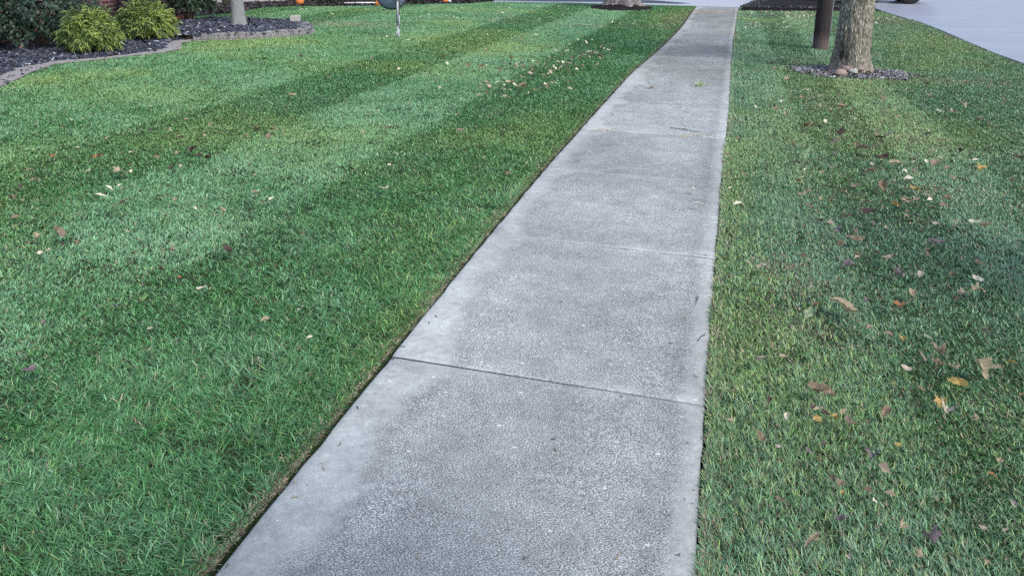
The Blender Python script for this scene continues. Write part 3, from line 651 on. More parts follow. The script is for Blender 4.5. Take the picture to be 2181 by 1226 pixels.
# ------------------------------------------------------------------ pumpkins
Mo = mat_plain('pumpkin_skin', (0.55, 0.17, 0.045), 0.45, 0.2, 12, 0.1, 0.4); Mwp = mat_plain('white_pumpkin_skin', (0.6, 0.57, 0.5), 0.5, 0.1); Mst = mat_plain('pumpkin_stem', (0.12, 0.12, 0.05), 0.8)
def pumpkin(px, py, wpx, mat, label, squash=0.85):
    p = at(px, py); r = wpx*mpp(p)/2; t = empty('pumpkin', p); meta(t, label, 'pumpkin', 'pumpkins along the mulch bed')
    n, mm = 60, 18; Q, Pp = np.meshgrid(np.linspace(0, 2*math.pi, n, endpoint=False), np.linspace(-math.pi/2+0.02, math.pi/2-0.02, mm))
    rib = 1-0.10*np.abs(np.cos(Q*5))**6*np.cos(Pp); rr_ = np.cos(Pp)**0.8*rib*r
    Z = np.sin(Pp)*r*squash*(1-0.15*np.exp(-((Pp-math.pi/2)/0.35)**2))+r*squash*0.95
    V = np.stack([np.cos(Q)*rr_, np.sin(Q)*rr_, Z], -1).reshape(-1, 3); i = (np.arange(mm-1)[:, None]*n+np.arange(n)[None]); j = (np.arange(mm-1)[:, None]*n+(np.arange(n)[None]+1) % n)
    link('flesh', np_mesh('flesh', V, np.stack([i.ravel(), j.ravel(), (j+n).ravel(), (i+n).ravel()], 1), None, True), mat, t).name = 'rind'
    m = MB(); m.tube([(0, 0, r*squash*1.7), (0.01, 0, r*squash*2.05), (0.04, 0.01, r*squash*2.25)], [r*0.16, r*0.1, r*0.11], 7); m.build('stem', Mst, t)
pumpkin(639, 11.5, 17.5, Mo, 'big orange pumpkin at the front of the mulch, nearest the loose block', 0.95)
pumpkin(806, 13.0, 14, Mo, 'small orange pumpkin just left of the satellite dish')
pumpkin(948, 6.5, 12, Mo, 'orange pumpkin touching the small white pumpkin')
pumpkin(957.5, 6.6, 7.5, Mwp, 'small white pumpkin beside the last orange one', 0.8)
m = MB(); a1, a2 = at(733, 10.6), at(810, 10.4); m.tube([a1+Vector((0, 0, 0.05)), (a1+a2)/2+Vector((0, 0, 0.055)), a2+Vector((0, 0, 0.05))], 0.022, 8)
o = m.build('drain_pipe', bpy.data.materials['white_plastic'], smooth=True); meta(o, 'white pipe lying along the front of the far mulch bed', 'pipe')

# ------------------------------------------------------------------ shrubs
def stems(parent, h, r, n=7, col=(0.05, 0.035, 0.025)):
    m = MB(); rnd = random.Random(int(h*1000))
    for i in range(n):
        q = i*2.4; m.tube([(0.03*math.cos(q), 0.03*math.sin(q), -0.03), (r*0.35*math.cos(q), r*0.35*math.sin(q), h*0.4), (r*0.6*math.cos(q), r*0.6*math.sin(q), h*0.75)], [0.016, 0.011, 0.005], 5)
    m.build('stem', mat_plain('shrub_wood', (0.06, 0.045, 0.035), 0.9), parent)
def gold_shrub(loc, r, h, label, seed):
    """thread-leaf cypress: whips arch out of the middle and hang, each set with thin side threads"""
    t = empty('golden_shrub', loc); meta(t, label, 'shrub', 'golden thread leaf shrubs in the slate bed'); stems(t, h, r)
    g = np.random.default_rng(seed); V = []; T = []; C = []; nw = 3200; nb_ = 0
    for i in range(nw):
        u = g.random(); ph = g.random()*2*math.pi; th = math.acos(1-u*1.55)     # direction over the dome
        d = np.array([math.sin(th)*math.cos(ph), math.sin(th)*math.sin(ph), math.cos(th)])
        lump = 1+0.20*math.sin(ph*4+th*5+seed)+0.12*math.sin(ph*9-th*7)
        rad = np.array([r, r, h*0.54])*lump*(0.55+0.5*g.random()**0.6)
        tip = d*rad+np.array([0, 0, h*0.44]); inner = d*rad*0.55+np.array([0, 0, h*0.44])
        L_ = 0.05+0.07*g.random(); side = np.cross(d, [0, 0, 1])+1e-6; side /= np.linalg.norm(side)
        out = tip-inner; out = out/np.linalg.norm(out)
        fresh = g.random()
        edge = 0.35+0.65*np.clip(d[0]*0.75+d[2]*0.35+0.35, 0, 1)  # yellow fades to the left and below: shading painted into the foliage
        for kk in range(9):
            s0 = kk/9; p0_ = inner*(1-s0)+tip*s0; p0_[2] = max(p0_[2], 0.04); sg = 1 if kk % 2 else -1
            dirn = out*0.55+side*sg*g.uniform(0.1, 0.7)+np.array([0, 0, -0.1-0.35*s0])+g.normal(size=3)*0.25; dirn /= np.linalg.norm(dirn)
            l_ = L_*g.uniform(0.5, 1.1); w_ = 0.0065; wv = np.cross(dirn, g.normal(size=3)); wv = wv/np.linalg.norm(wv)*w_
            p1 = p0_+dirn*l_*0.55; p2 = p1+(dirn+np.array([0, 0, -0.35]))*l_*0.45
            V += [p0_-wv, p0_+wv, p1+wv, p1-wv, p2]; T += [(nb_, nb_+1, nb_+2), (nb_, nb_+2, nb_+3), (nb_+3, nb_+2, nb_+4)]
            young_lit = np.clip(fresh*0.8+0.45*s0-0.42, 0, 1)*edge
            c = np.array([0.055, 0.115, 0.045])*(1-young_lit)+np.array([0.52, 0.62, 0.13])*young_lit
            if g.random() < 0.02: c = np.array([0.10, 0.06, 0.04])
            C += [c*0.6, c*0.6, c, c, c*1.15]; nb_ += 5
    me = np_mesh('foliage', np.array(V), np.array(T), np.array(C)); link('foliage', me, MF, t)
def broad_shrub(loc, rx, ry, h, label, cols, n, size, name='leafy_shrub', z0=0.0, seed=5, group=None):
    t = empty(name, loc); meta(t, label, 'shrub', group); stems(t, h, min(rx, ry))
    g = np.random.default_rng(seed); d = g.normal(size=(n, 3)); d /= np.linalg.norm(d, axis=1)[:, None]; d[:, 2] = np.abs(d[:, 2])*1.5-0.75
    d /= np.linalg.norm(d, axis=1)[:, None]
    ph = np.arctan2(d[:, 1], d[:, 0]); lump = 1+0.12*np.sin(ph*5+d[:, 2]*6+seed)+0.10*np.sin(ph*11+d[:, 2]*9)
    r = lump*(0.55+0.47*g.random(n)**0.45); P = d*r[:, None]*np.array([rx, ry, h*0.55])+np.array([0, 0, z0+h*0.47])
    a = d*0.5+g.normal(size=(n, 3))*0.55+np.array([0, 0, -0.35]); a /= np.linalg.norm(a, axis=1)[:, None]
    b_ = np.cross(a, d+g.normal(size=(n, 3))*0.45); b_ /= np.linalg.norm(b_, axis=1)[:, None]; nn = np.cross(a, b_)
    s = (size*g.uniform(0.6, 1.35, n))[:, None]
    V = np.stack([P-a*s*0.2, P+a*s*0.4+b_*s*0.36, P+a*s*1.1-nn*s*0.1, P+a*s*0.4-b_*s*0.36], 1).reshape(-1, 3)
    T = (np.array([[0, 1, 2], [0, 2, 3]])[None]+np.arange(n)[:, None, None]*4).reshape(-1, 3)
    ci = g.choice(len(cols), n, p=np.array([c[1] for c in cols])/sum(c[1] for c in cols)); cc = np.array([c[0] for c in cols])[ci]*g.uniform(0.65, 1.35, n)[:, None]
    link('foliage', np_mesh('foliage', V, T, np.repeat(cc, 4, 0)), MF, t)
q = at(172, 118); gold_shrub(q+Vector((0.0, 0.22, 0)), 55*mpp(q), 0.66, 'nearer golden green thread leaf shrub, beside the big dark bush', 3)
q = at(293, 90); gold_shrub(q+Vector((0, 0.25, 0)), 53*mpp(q), 0.70, 'farther golden green thread leaf shrub, in the middle of the slate bed', 4)
DK = [((0.03, 0.065, 0.045), 6), ((0.05, 0.085, 0.06), 4), ((0.075, 0.11, 0.085), 2), ((0.17, 0.09, 0.08), 0.35)]
q = at(45, 112); broad_shrub(q+Vector((-0.2, 0.55, 0)), 0.80, 0.75, 1.35, 'big dense dark leafy bush at the left edge beside the brick wall', DK, 9000, 0.052, 'dark_bush', seed=11)
q = at(0, 120); broad_shrub(q+Vector((-0.9, -0.3, 0)), 0.8, 0.8, 1.4, 'second dark bush cut by the left edge of the picture', DK, 6000, 0.055, 'dark_bush', seed=12)
q = at(262, 66); broad_shrub(Vector((-10.75, 11.15, 0)), 0.42, 0.42, 0.62, 'small dark bush wedged between the brick wall and golden shrubs', DK, 3000, 0.045, 'dark_bush', seed=13)
DK2 = [((0.035, 0.075, 0.04), 6), ((0.055, 0.10, 0.055), 4), ((0.09, 0.13, 0.085), 1.5), ((0.11, 0.035, 0.05), 1.0)]
q = at(388, 52); broad_shrub(q+Vector((0.1, 0.1, 0)), 0.52, 0.5, 1.0, 'dark green bush hiding the far corner of the brick house', DK2, 6000, 0.05, 'dark_bush', z0=0.16, seed=14)
q = at(322, 30); broad_shrub(Vector((-10.95, 12.75, 0)), 0.36, 0.45, 1.1, 'dark purple bush against the brick wall behind the golden shrub', [((0.03, 0.03, 0.04), 5), ((0.06, 0.035, 0.05), 3)], 3500, 0.045, 'dark_bush', seed=15)
FS = [((0.04, 0.075, 0.035), 6), ((0.075, 0.12, 0.05), 3), ((0.10, 0.05, 0.045), 0.7)]
for i, (px, py, wd, lab, cols) in enumerate([(472, 9, 34, 'green shrub tinged red at the white house, left of the pale tree', [((0.05, 0.09, 0.04), 4), ((0.16, 0.06, 0.06), 2), ((0.12, 0.14, 0.05), 2)]),
        (612, 5.5, 22, 'low green shrub just left of the big pumpkin', FS), (655, 6, 20, 'tiny dark shrub just right of the big pumpkin', FS), (690, 9, 52, 'wide dark green shrub right of the big pumpkin', FS), (733, 7, 30, 'dark shrub left of the white pipe', FS), (778, 10, 36, 'dark shrub behind the white pipe', FS), (882, 8, 32, 'dark green shrub just right of the satellite dish', FS),
        (920, 6, 22, 'reddish dark shrub left of the orange and white pumpkins', [((0.06, 0.05, 0.045), 4), ((0.14, 0.05, 0.05), 2)]), (985, 5, 34, 'dark shrub just right of the white pumpkin', FS), (1022, 4, 32, 'last dark shrub before the crossing drive', FS)]):
    q = at(px, py); k = mpp(q); broad_shrub(q+Vector((0, 0.35, 0)), wd*k/2, wd*k/2, 0.55+0.1*(i % 3), lab, cols, 1500, 0.045, 'foundation_shrub', seed=30+i, group='shrubs along the white house')
q = at(1722, 11); broad_shrub(q+Vector((0, 0.35, 0.13)), 0.42, 0.4, 0.6, 'small yellow green shrub on the mulch island by the pole', [((0.16, 0.18, 0.04), 4), ((0.07, 0.10, 0.03), 3), ((0.25, 0.16, 0.09), 1)], 2500, 0.04, 'island_shrub', seed=50)
q = at(1645, 4); broad_shrub(q+Vector((0, 0.4, 0.16)), 0.42, 0.4, 0.5, 'low reddish brown shrub on the mulch island', [((0.18, 0.09, 0.06), 4), ((0.10, 0.06, 0.05), 3)], 2500, 0.04, 'island_shrub', seed=51)

# ------------------------------------------------------------------ parked car (only its tyres reach into the picture)
cw = at(1936, 9.0, 0.012); car = empty('parked_car', (cw.x-1.6, cw.y+0.85, 0.012)); meta(car, 'dark parked car on the drive beyond the tree, its tyres at the top edge', 'car')
Mp = mat_plain('car_paint', (0.03, 0.035, 0.05), 0.25, 0.03, 2, 0, 0.6); Mt = mat_plain('tyre_rubber', (0.018, 0.018, 0.02), 0.8); Mr = mat_plain('wheel_alloy', (0.55, 0.56, 0.58), 0.3, 0.05, 5, 0, 0.5, 0.8)
m = MB(); prof = [(-2.45, 0.42), (-2.5, 0.75), (-2.35, 0.98), (-1.35, 1.08), (-0.6, 1.62), (1.7, 1.68), (2.3, 1.15), (2.42, 0.75), (2.38, 0.42)]
low = []
for cxw in (1.6, -1.6):
    for a in range(0, 181, 20): low.append((cxw+0.50*math.cos(R(a)), 0.40+0.50*math.sin(R(a))*0.98))
full = prof+low; n = len(full)
for sy, ys_ in ((1, 0.93), (-1, -0.93)): pass
vs = [(x, -0.90 if z < 1.1 else -0.72, z) for x, z in full]+[(x, 0.90 if z < 1.1 else 0.72, z) for x, z in full]
m.add(vs, [tuple(range(n)), tuple(range(2*n-1, n-1, -1))]+[(i, i+n, (i+1) % n+n, (i+1) % n) for i in range(n)]); m.build('body', Mp, car)
for sy in (-1, 1):
    m = MB(); m.add([(-1.15, sy*0.88, 1.14), (1.75, sy*0.88, 1.16), (1.5, sy*0.755, 1.56), (-0.5, sy*0.755, 1.54)], [(0, 1, 2, 3)]); m.add([(-1.15, sy*0.86, 1.14), (1.75, sy*0.86, 1.16), (1.5, sy*0.735, 1.56), (-0.5, sy*0.735, 1.54)], [(3, 2, 1, 0)]); m.build('window', bpy.data.materials['dark_glass'], car)
for sx in (-1.6, 1.6):
    for sy in (-0.85, 0.85):
        s_ = 1 if sy < 0 else -1; Mx = Matrix.Rotation(R(90)*s_, 3, 'X')
        wt = empty('wheel', (sx, sy, 0.40)); wt.parent = car
        m = MB(); m.lathe([(0.24, -0.11), (0.34, -0.12), (0.385, -0.10), (0.40, -0.06), (0.40, 0.06), (0.385, 0.10), (0.34, 0.12), (0.24, 0.11)], (0, 0, 0), 40, Mx); m.build('tyre', Mt, wt, smooth=True)
        m = MB(); m.lathe([(0.245, 0.09), (0.245, 0.112), (0.215, 0.105), (0.20, 0.03), (0.05, 0.05), (0.001, 0.07)], (0, 0, 0), 40, Mx)
        for a in range(5):
            q = 2*math.pi*a/5; c_ = Mx @ Vector((0.13*math.cos(q), 0.13*math.sin(q), 0.09)); m.box(c_, (0.19, 0.045, 0.025), rot=Mx @ Matrix.Rotation(q, 3, 'Z'))
        m.build('rim', Mr, wt)

# ------------------------------------------------------------------ fallen leaves
def leaf_mesh(kind, seed):
    g = np.random.default_rng(seed); n = 30; q = np.linspace(0, 2*math.pi, n, endpoint=False)
    if kind == 'maple':
        a = (q+math.pi) % (2*math.pi)-math.pi
        r = 0.42+0*a
        for c, h_, w_ in ((0, 0.5, 0.32), (0.95, 0.40, 0.30), (-0.95, 0.40, 0.30), (1.85, 0.22, 0.3), (-1.85, 0.22, 0.3)): r = r+h_*np.exp(-((a-c)/w_)**2)
        r = r*(1+0.08*g.normal(size=n)); r[n//2] = 0.22
    else:
        r = 0.52/np.sqrt((np.cos(q)*0.55)**2+(np.sin(q)*1.05)**2)*(1+0.06*g.normal(size=n)); r = np.where(np.abs(q) < 0.15, r*1.25, r)
    rings = [0.0, 0.3, 0.6, 0.82, 1.0]; V = [(0, 0, 0)]
    a1, a2 = g.uniform(-0.6, 1.4), g.uniform(-0.8, 1.5); ph = g.uniform(0, 6.28); fold = g.uniform(0.1, 1.2)
    def z_(x, y): return a1*x*x*0.6+a2*y*y*0.6+fold*abs(y)*0.7+0.16*math.sin(5*x+ph)*math.cos(4*y+ph)
    for t in rings[1:]:
        for j in range(n): x, y = r[j]*t*math.cos(q[j]), r[j]*t*math.sin(q[j]); V.append((x, y, z_(x, y)+(0.05*g.normal() if t == 1 else 0)))
    F = [(0, 1+j, 1+(j+1) % n) for j in range(n)]
    for k in range(3):
        for j in range(n): A_ = 1+k*n; F.append((A_+j, A_+n+j, A_+n+(j+1) % n, A_+(j+1) % n))
    m = MB(); m.add(V, F, (1, 1, 1)); zz = z_(-0.3, 0)
    m.tube([(-0.15, 0, 0.02), (-0.6, 0.03, zz+0.03), (-1.1, 0.12, zz-0.05)], [0.03, 0.025, 0.02], 4, (0.8, 0.7, 0.6))
    me = bpy.data.meshes.new('leaf_'+kind); me.from_pydata(m.v, [], m.f); me.update(); me.polygons.foreach_set('use_smooth', np.full(len(me.polygons), True)); return me
def leaf_mat(name, c, c2):
    n = NT(name, 0.65, 0.3); v = n.pos(True); a = n.noise(3.2, 4, vec=v); b_ = n.noise(14, 3, vec=v)
    cc = n.mix(n.ramp(a, [(0.38, (0, 0, 0)), (0.62, (1, 1, 1))]), c, c2); cc = n.mix(1.0, cc, n.math('MULTIPLY_ADD', b_, 0.7, 0.65), 'MULTIPLY'); n.base(cc); n.bump(b_, 0.4, 0.05)
    t = n.n('BsdfTranslucent'); n.l(cc, t.inputs[0]); mx = n.n('MixShader'); mx.inputs[0].default_value = 0.2
    n.l(n.b.outputs[0], mx.inputs[1]); n.l(t.outputs[0], mx.inputs[2]); n.l(mx.outputs[0], n.out.inputs[0]); return n.m
LC = {'b': ('brown', (0.14, 0.105, 0.065), (0.25, 0.19, 0.12)), 't': ('tan', (0.40, 0.34, 0.225), (0.29, 0.24, 0.155)), 'p': ('pale buff', (0.50, 0.44, 0.34), (0.36, 0.31, 0.24)),
      'w': ('cream', (0.72, 0.68, 0.52), (0.62, 0.55, 0.40)), 'y': ('yellow', (0.50, 0.36, 0.10), (0.38, 0.25, 0.10)), 'o': ('rusty orange', (0.42, 0.17, 0.07), (0.30, 0.12, 0.06)),
      'd': ('dark brown', (0.05, 0.033, 0.028), (0.09, 0.055, 0.045)), 'm': ('dull purple', (0.13, 0.10, 0.12), (0.20, 0.16, 0.16)), 'g': ('pale green', (0.30, 0.36, 0.22), (0.22, 0.28, 0.16)), 'k': ('pinkish brown', (0.28, 0.215, 0.15), (0.185, 0.145, 0.105))}
LMAT = {k: leaf_mat('leaf_'+v[0].replace(' ', '_'), v[1], v[2]) for k, v in LC.items()}
SH = [('maple', s) for s in (1, 2, 3, 4, 5)]+[('oval', s) for s in (6, 7, 8, 9)]
LM = {}
for kx in LC:
    for si, (kd, sd_) in enumerate(SH):
        if si == 0 and kx == 'b': pass
        me = leaf_mesh(kd, sd_); me.materials.append(LMAT[kx]); LM[kx, si] = me
# x, y in the photo (pixels), colour, width in pixels
LEAVES = """
1998 524 m 26|1788 528 b 20|1823 518 b 24|1595 570 t 10|1622 579 p 18|1640 604 o 9|1803 576 m 26|1915 592 m 22|1888 556 t 20|1959 595 p 20|1903 608 g 16|2081 605 w 20|2048 635 t 22|2078 630 t 34|2081 568 b 22|2025 595 b 14
1726 621 p 12|1942 637 t 26|1918 663 o 24|1794 667 t 44|1737 660 b 16|1721 679 g 26|1590 649 t 9|1841 648 m 14|1829 695 b 10|1891 725 k 18|1921 734 y 16|1974 725 g 14|2102 712 b 16|1998 763 k 34|1970 776 t 34|2001 790 b 26|2031 796 t 24
1927 793 p 20|2084 793 t 50|2149 783 y 22|1619 777 p 34|1667 772 t 24|1581 757 t 12|1646 752 b 22|1708 787 p 14|1889 787 g 12|2040 827 y 28|1960 840 b 12|1746 846 b 44|2000 867 y 30|2013 890 p 30|2176 849 y 18|1737 903 y 24|1774 898 y 18|1757 893 d 18
1675 898 w 16|1807 910 k 24|1794 885 t 14|1884 891 b 24|1637 888 g 20|1637 861 d 16|1554 908 t 16|1656 916 b 10|1620 944 b 24|1658 966 p 16|1721 971 m 14|2078 905 t 22|2109 908 g 16|1909 961 y 14|1856 984 m 30|1600 1006 t 14|2125 996 t 16|2109 1021 o 18
1658 1079 b 22|1861 1081 w 12|1882 1084 b 12|1794 1062 y 14|1792 1117 m 20|1918 1133 t 24|2134 1142 p 18|1977 1164 m 44|1732 1169 t 32|1803 1199 p 18|1957 1199 t 24|2096 1210 t 16|2158 1083 m 14|2093 1136 p 10
1649 155 k 22|1641 142 d 14|1677 175 t 16|1716 198 w 15|1727 197 g 8|1709 215 b 16|1746 210 w 9|1753 168 b 12|1818 186 t 12|1852 185 t 13|1787 208 k 8|1791 234 k 18|1769 241 t 12|1816 239 b 10|1878 217 k 16|1863 202 b 9|1880 200 b 11|1893 235 k 11|1907 237 t 9
1928 199 t 10|1972 187 b 14|1957 168 d 9|1976 210 p 14|1981 215 m 10|2056 183 t 13|2051 231 p 16|2031 246 t 20|1998 243 w 10|2085 263 k 18|1727 274 t 16|1716 278 b 20|1746 277 d 18|1784 293 d 24|1780 310 t 28|1776 333 m 12|1712 338 p 10
1824 315 b 14|1838 324 k 22|1866 291 t 12|1872 302 d 20|1893 293 m 16|1912 298 t 10|1972 293 m 16|2013 306 t 15|2004 343 g 18|1947 344 t 14|1880 344 d 18|1906 355 t 20|1856 359 p 14|1855 371 b 22|1882 368 t 12|1926 359 g 14|1944 368 k 14|1988 359 k 26
2168 343 d 20|2087 369 y 26|2029 388 b 18|2046 388 d 14|1700 392 o 12|1713 404 b 10|1709 424 t 18|1681 428 g 8|1805 390 k 12|1816 405 k 20|1881 405 b 26|1900 396 d 12|1947 409 y 22|1947 418 t 12|1974 425 p 13|1991 418 t 12|2007 413 b 10|1797 419 t 18|1771 437 t 24
1905 448 y 26|1938 440 t 30|1925 436 b 26|1841 437 k 12|1725 447 b 14|1982 449 k 20|2018 430 b 20|1742 458 p 12|1803 471 k 22|1847 460 d 26|1947 466 m 16|1856 484 m 16|1888 494 p 15|1784 497 m 22|1745 478 d 14|1991 484 p 16|2031 491 p 14|2075 483 w 20|2098 487 o 24
2175 409 t 12|2153 391 b 12|2112 455 g 10|357 282 p 15|228 300 t 9|166 322 w 9|114 338 o 11|206 340 o 19|63 372 t 18|76 393 t 20|146 404 t 12|34 413 b 16|27 432 b 18|52 433 t 9|252 372 t 22|268 375 p 12|279 371 w 9|260 439 d 13|373 434 t 14|418 453 w 9
354 464 w 10|474 455 t 14|166 464 t 12|289 484 t 7|270 499 w 8|133 508 k 22|123 498 b 12|84 513 t 24|66 527 k 18|95 547 w 22|164 527 b 22|411 328 d 26|424 337 d 12|440 344 d 20|379 333 t 12|366 366 d 16|386 362 p 11|350 389 k 8|545 282 k 16|580 283 b 18
606 286 t 11|572 300 k 16|657 292 k 9|524 297 t 12|437 296 t 11|386 299 b 18|397 260 t 10|624 210 t 13|652 209 t 10|611 240 b 15|643 506 k 13|654 418 w 7|286 551 k 18|365 543 k 16|180 569 d 12|485 543 d 26|64 801 m 32|244 660 m 20|97 696 m 18|431 625 w 20
321 710 p 9|379 740 m 12|384 596 o 7|641 665 w 13|660 730 w 12|566 694 t 18|433 812 k 12|343 581 d 12|816 409 w 22|833 360 w 13|1031 341 p 9|1005 297 p 6|723 409 g 8|846 335 g 10|828 281 b 26|774 288 t 9|1082 378 b 16|1136 378 b 8|980 282 k 14|975 252 t 9
900 183 p 9|936 192 p 9|795 131 k 13|872 229 w 10|1076 214 w 16|1113 189 b 16|1139 198 b 14|1214 181 k 14|1113 171 t 13|1211 142 w 14|1226 144 w 9|1203 148 p 9|1272 144 t 11|1185 115 w 11|1208 115 w 8|1026 148 b 14|997 145 b 13|1063 156 b 12|1092 129 b 11
979 166 b 10|967 119 d 12|944 124 b 11|1083 88 w 7|640 126 k 13|563 132 d 10|774 101 t 8|700 171 k 10|735 222 b 9|1388 183 t 12|1265 121 t 12|1252 118 w 9|1278 126 k 11|1258 124 b 10"""
CL = """1165 188 7 p 26 8|1050 198 6 b 40 8|1150 150 14 b 50 14|1200 130 10 p 40 14|1106 144 6 k 22 6|1290 108 6 k 22 5"""
rl = random.Random(3); items = []
for ln in LEAVES.strip().split('\n'):
    for s in ln.split('|'):
        x, y, c, w_ = s.split(); items.append((float(x), float(y), c, float(w_), 0))
for s in CL.split('|'):
    x, y, n, c, sx, sy = s.split(); x, y, n, sx, sy = float(x), float(y), int(n), float(sx), float(sy)
    for i in range(n):
        dx = rl.gauss(0, sx/2); items.append((x+dx, y-dx*0.33+rl.gauss(0, sy/2.5), rl.choice(c+'tkpwb'), rl.uniform(7, 12), 1))
items = items[:300]
Jy = [j for j in joints[2:]]
ORD = ['first', 'second', 'third', 'fourth', 'fifth', 'sixth', 'seventh', 'eighth', 'ninth', 'tenth', 'eleventh', 'twelfth', 'thirteenth', 'fourteenth', 'fifteenth']
seen = {}
for (x, y, c, wpx, cl) in items:
    p = at(x, y, 0.03); k = mpp(p); sz = wpx*k*0.66
    onpath = XL(p.y) < p.x < XR(p.y)
    si = rl.randrange(9) if c not in 'w' else 5+rl.randrange(4)
    o = bpy.data.objects.new('fallen_leaf', LM[c, si]); COL.objects.link(o); sz = max(0.012, min(sz, 0.07)); o.scale = (sz, sz, sz)
    o.location = (p.x, p.y, 0.012 if onpath else 0.044+0.010*rl.random()+sz*0.22+0.02*min(1, max(0, (p.y-6)/8)))
    o.rotation_euler = (rl.gauss(0, 0.3), rl.gauss(0, 0.3), rl.uniform(0, 6.28)) if not onpath else (0.05, 0.05, 1)
    shape = 'curled' if si % 3 == 0 else ('lobed' if si < 5 else 'oval')
    size = 'large' if sz > 0.05 else ('small' if sz < 0.026 else '')
    ns = sum(1 for j in Jy if j < p.y)
    if onpath: lab = 'tan leaf scrap lying on the path next to the joint with the weed'
    else:
        side = 'left' if p.x < 0 else 'right'; dd = (float(XL(p.y))-p.x) if p.x < 0 else p.x-float(XR(p.y))
        slab = ORD[min(ns, 14)]
        lab = f"{size} {LC[c][0]} {shape} leaf {dd:.1f} m {side} of the path, beside its {slab} slab".strip()
        if lab in seen: lab = f"{size} {LC[c][0]} {shape} leaf {dd:.2f} m {side} of the path, beside its {slab} slab".strip()
        if lab in seen: lab = lab.replace(' leaf ', ' dry leaf ')
        if lab in seen: lab = lab.replace(' dry leaf ', ' crumpled leaf ')
    seen[lab] = 1
    meta(o, lab, 'leaf', 'fallen leaves on the lawn')
# tiny far flecks that nobody could count
def litter(name, areas, cols, label):
    pts = []
    for (x, y, sx, sy, n) in areas:
        for i in range(n): 
            px, py = x+rl.uniform(-sx, sx), y+rl.uniform(-sy, sy)
            if py > 8: q = at(px, py, 0.03); pts.append((q.x, q.y))
    pts = np.array(pts); n = len(pts); g = rng
    ang = g.uniform(0, 6.28, n); s = g.uniform(0.018, 0.04, n) if name != 'leaf_drift' and name != 'leaf_scraps' else g.uniform(0.010, 0.024, n) if name == 'leaf_scraps' else g.uniform(0.022, 0.045, n)
    a = np.stack([np.cos(ang), np.sin(ang), g.normal(0, 0.35, n)], 1)*s[:, None]; b_ = np.stack([-np.sin(ang), np.cos(ang), g.normal(0, 0.35, n)], 1)*s[:, None]*0.6
    P = np.concatenate([pts, (g.uniform(0.040, 0.056, n)+0.022*np.clip((np.hypot(pts[:, 0], pts[:, 1])-6)/8, 0, 1))[:, None]], 1)
    V = np.stack([P-a, P-a*0.2+b_+[0, 0, 0.008], P+a*0.9, P-b_+a*0.1+[0, 0, 0.01]], 1).reshape(-1, 3); T = (np.array([[0, 1, 2], [0, 2, 3]])[None]+np.arange(n)[:, None, None]*4).reshape(-1, 3)
    ci = g.choice(len(cols), n, p=np.array([c[1] for c in cols])/sum(c[1] for c in cols)); cc = np.array([c[0] for c in cols])[ci]
    o = link(name, np_mesh(name, V, T, np.repeat(cc, 4, 0)), MF); meta(o, label, 'leaf litter', kind='stuff')
litter('leaf_litter', [(1665, 34, 75, 8, 150), (1650, 48, 75, 16, 110), (1885, 46, 24, 7, 45), (1930, 48, 18, 5, 25)], [((0.42, 0.36, 0.28), 5), ((0.14, 0.08, 0.06), 3), ((0.60, 0.56, 0.45), 3)], 'thick pale and brown leaf litter on the lawn in front of the mulch island')
litter('leaf_flecks', [(1250, 30, 200, 22, 75), (850, 30, 240, 16, 60), (1050, 110, 230, 45, 60), (1340, 45, 90, 18, 35), (1800, 300, 350, 150, 40), (300, 350, 300, 130, 25)], [((0.60, 0.56, 0.42), 5), ((0.25, 0.15, 0.11), 2), ((0.08, 0.06, 0.05), 1.5)], 'tiny pale leaf flecks strewn over the lawns')

litter('leaf_drift', [(1065, 186, 50, 10, 28), (1140, 155, 45, 14, 34), (1200, 138, 40, 16, 30), (1262, 121, 30, 9, 24), (1100, 142, 30, 6, 12), (1160, 196, 60, 14, 8), (1290, 108, 20, 4, 10)], [((0.38, 0.32, 0.21), 5), ((0.17, 0.12, 0.075), 4), ((0.60, 0.55, 0.42), 3), ((0.07, 0.05, 0.04), 2)], 'drift of tan and brown leaves on the left lawn along the path')
litter('leaf_scraps', [(1850, 400, 190, 180, 130), (1950, 800, 230, 350, 30), (700, 180, 420, 90, 60), (200, 430, 200, 120, 25)], [((0.16, 0.115, 0.07), 5), ((0.28, 0.22, 0.15), 3), ((0.07, 0.05, 0.04), 3)], 'small brown leaf scraps scattered over both lawns')
# small things on the path
m = MB(); rw = random.Random(9)
for i in range(26):
    a = rw.uniform(0, 6.28); l_ = rw.uniform(0.03, 0.08); d = Vector((math.cos(a), math.sin(a), rw.uniform(0.3, 1.2))).normalized(); pz = Vector((rw.gauss(0, 0.02), rw.gauss(0, 0.008), 0))
    sd2 = Vector((-math.sin(a), math.cos(a), 0))*0.005; m.add([pz, pz+d*l_*0.5+sd2, pz+d*l_, pz+d*l_*0.5-sd2], [(0, 1, 2, 3)], (0.24, 0.36, 0.06))
o = m.build('weed', MG); o.scale = (1.5, 1.5, 1.5); q = at(1490, 184); o.location = (q.x, joints[7]+0.002, -0.002); meta(o, 'small bright green weed growing in a joint of the path', 'weed')
def twig(pts, r, label):
    m = MB(); P = [at(x, y, 0.006) for x, y in pts]; c = P[0].copy(); m.tube([p-c+Vector((0, 0, 0.002*math.sin(i*2))) for i, p in enumerate(P)], r, 5)
    if len(P) > 2: m.tube([P[1]-c, P[1]-c+(P[2]-P[1])*0.4+Vector((0.01, 0.015, 0.006))], r*0.7, 4)
    o = m.build('twig', mat_plain('twig_bark', (0.05, 0.04, 0.035), 0.9)); o.location = c; meta(o, label, 'twig', 'twigs on the path')
twig([(1427, 272), (1450, 275), (1476, 279), (1490, 280)], 0.0028, 'long thin dark twig lying across the fourth slab of the path')
twig([(1482, 648), (1484, 640), (1486, 628)], 0.0016, 'short dark twig near the right edge of the second slab')
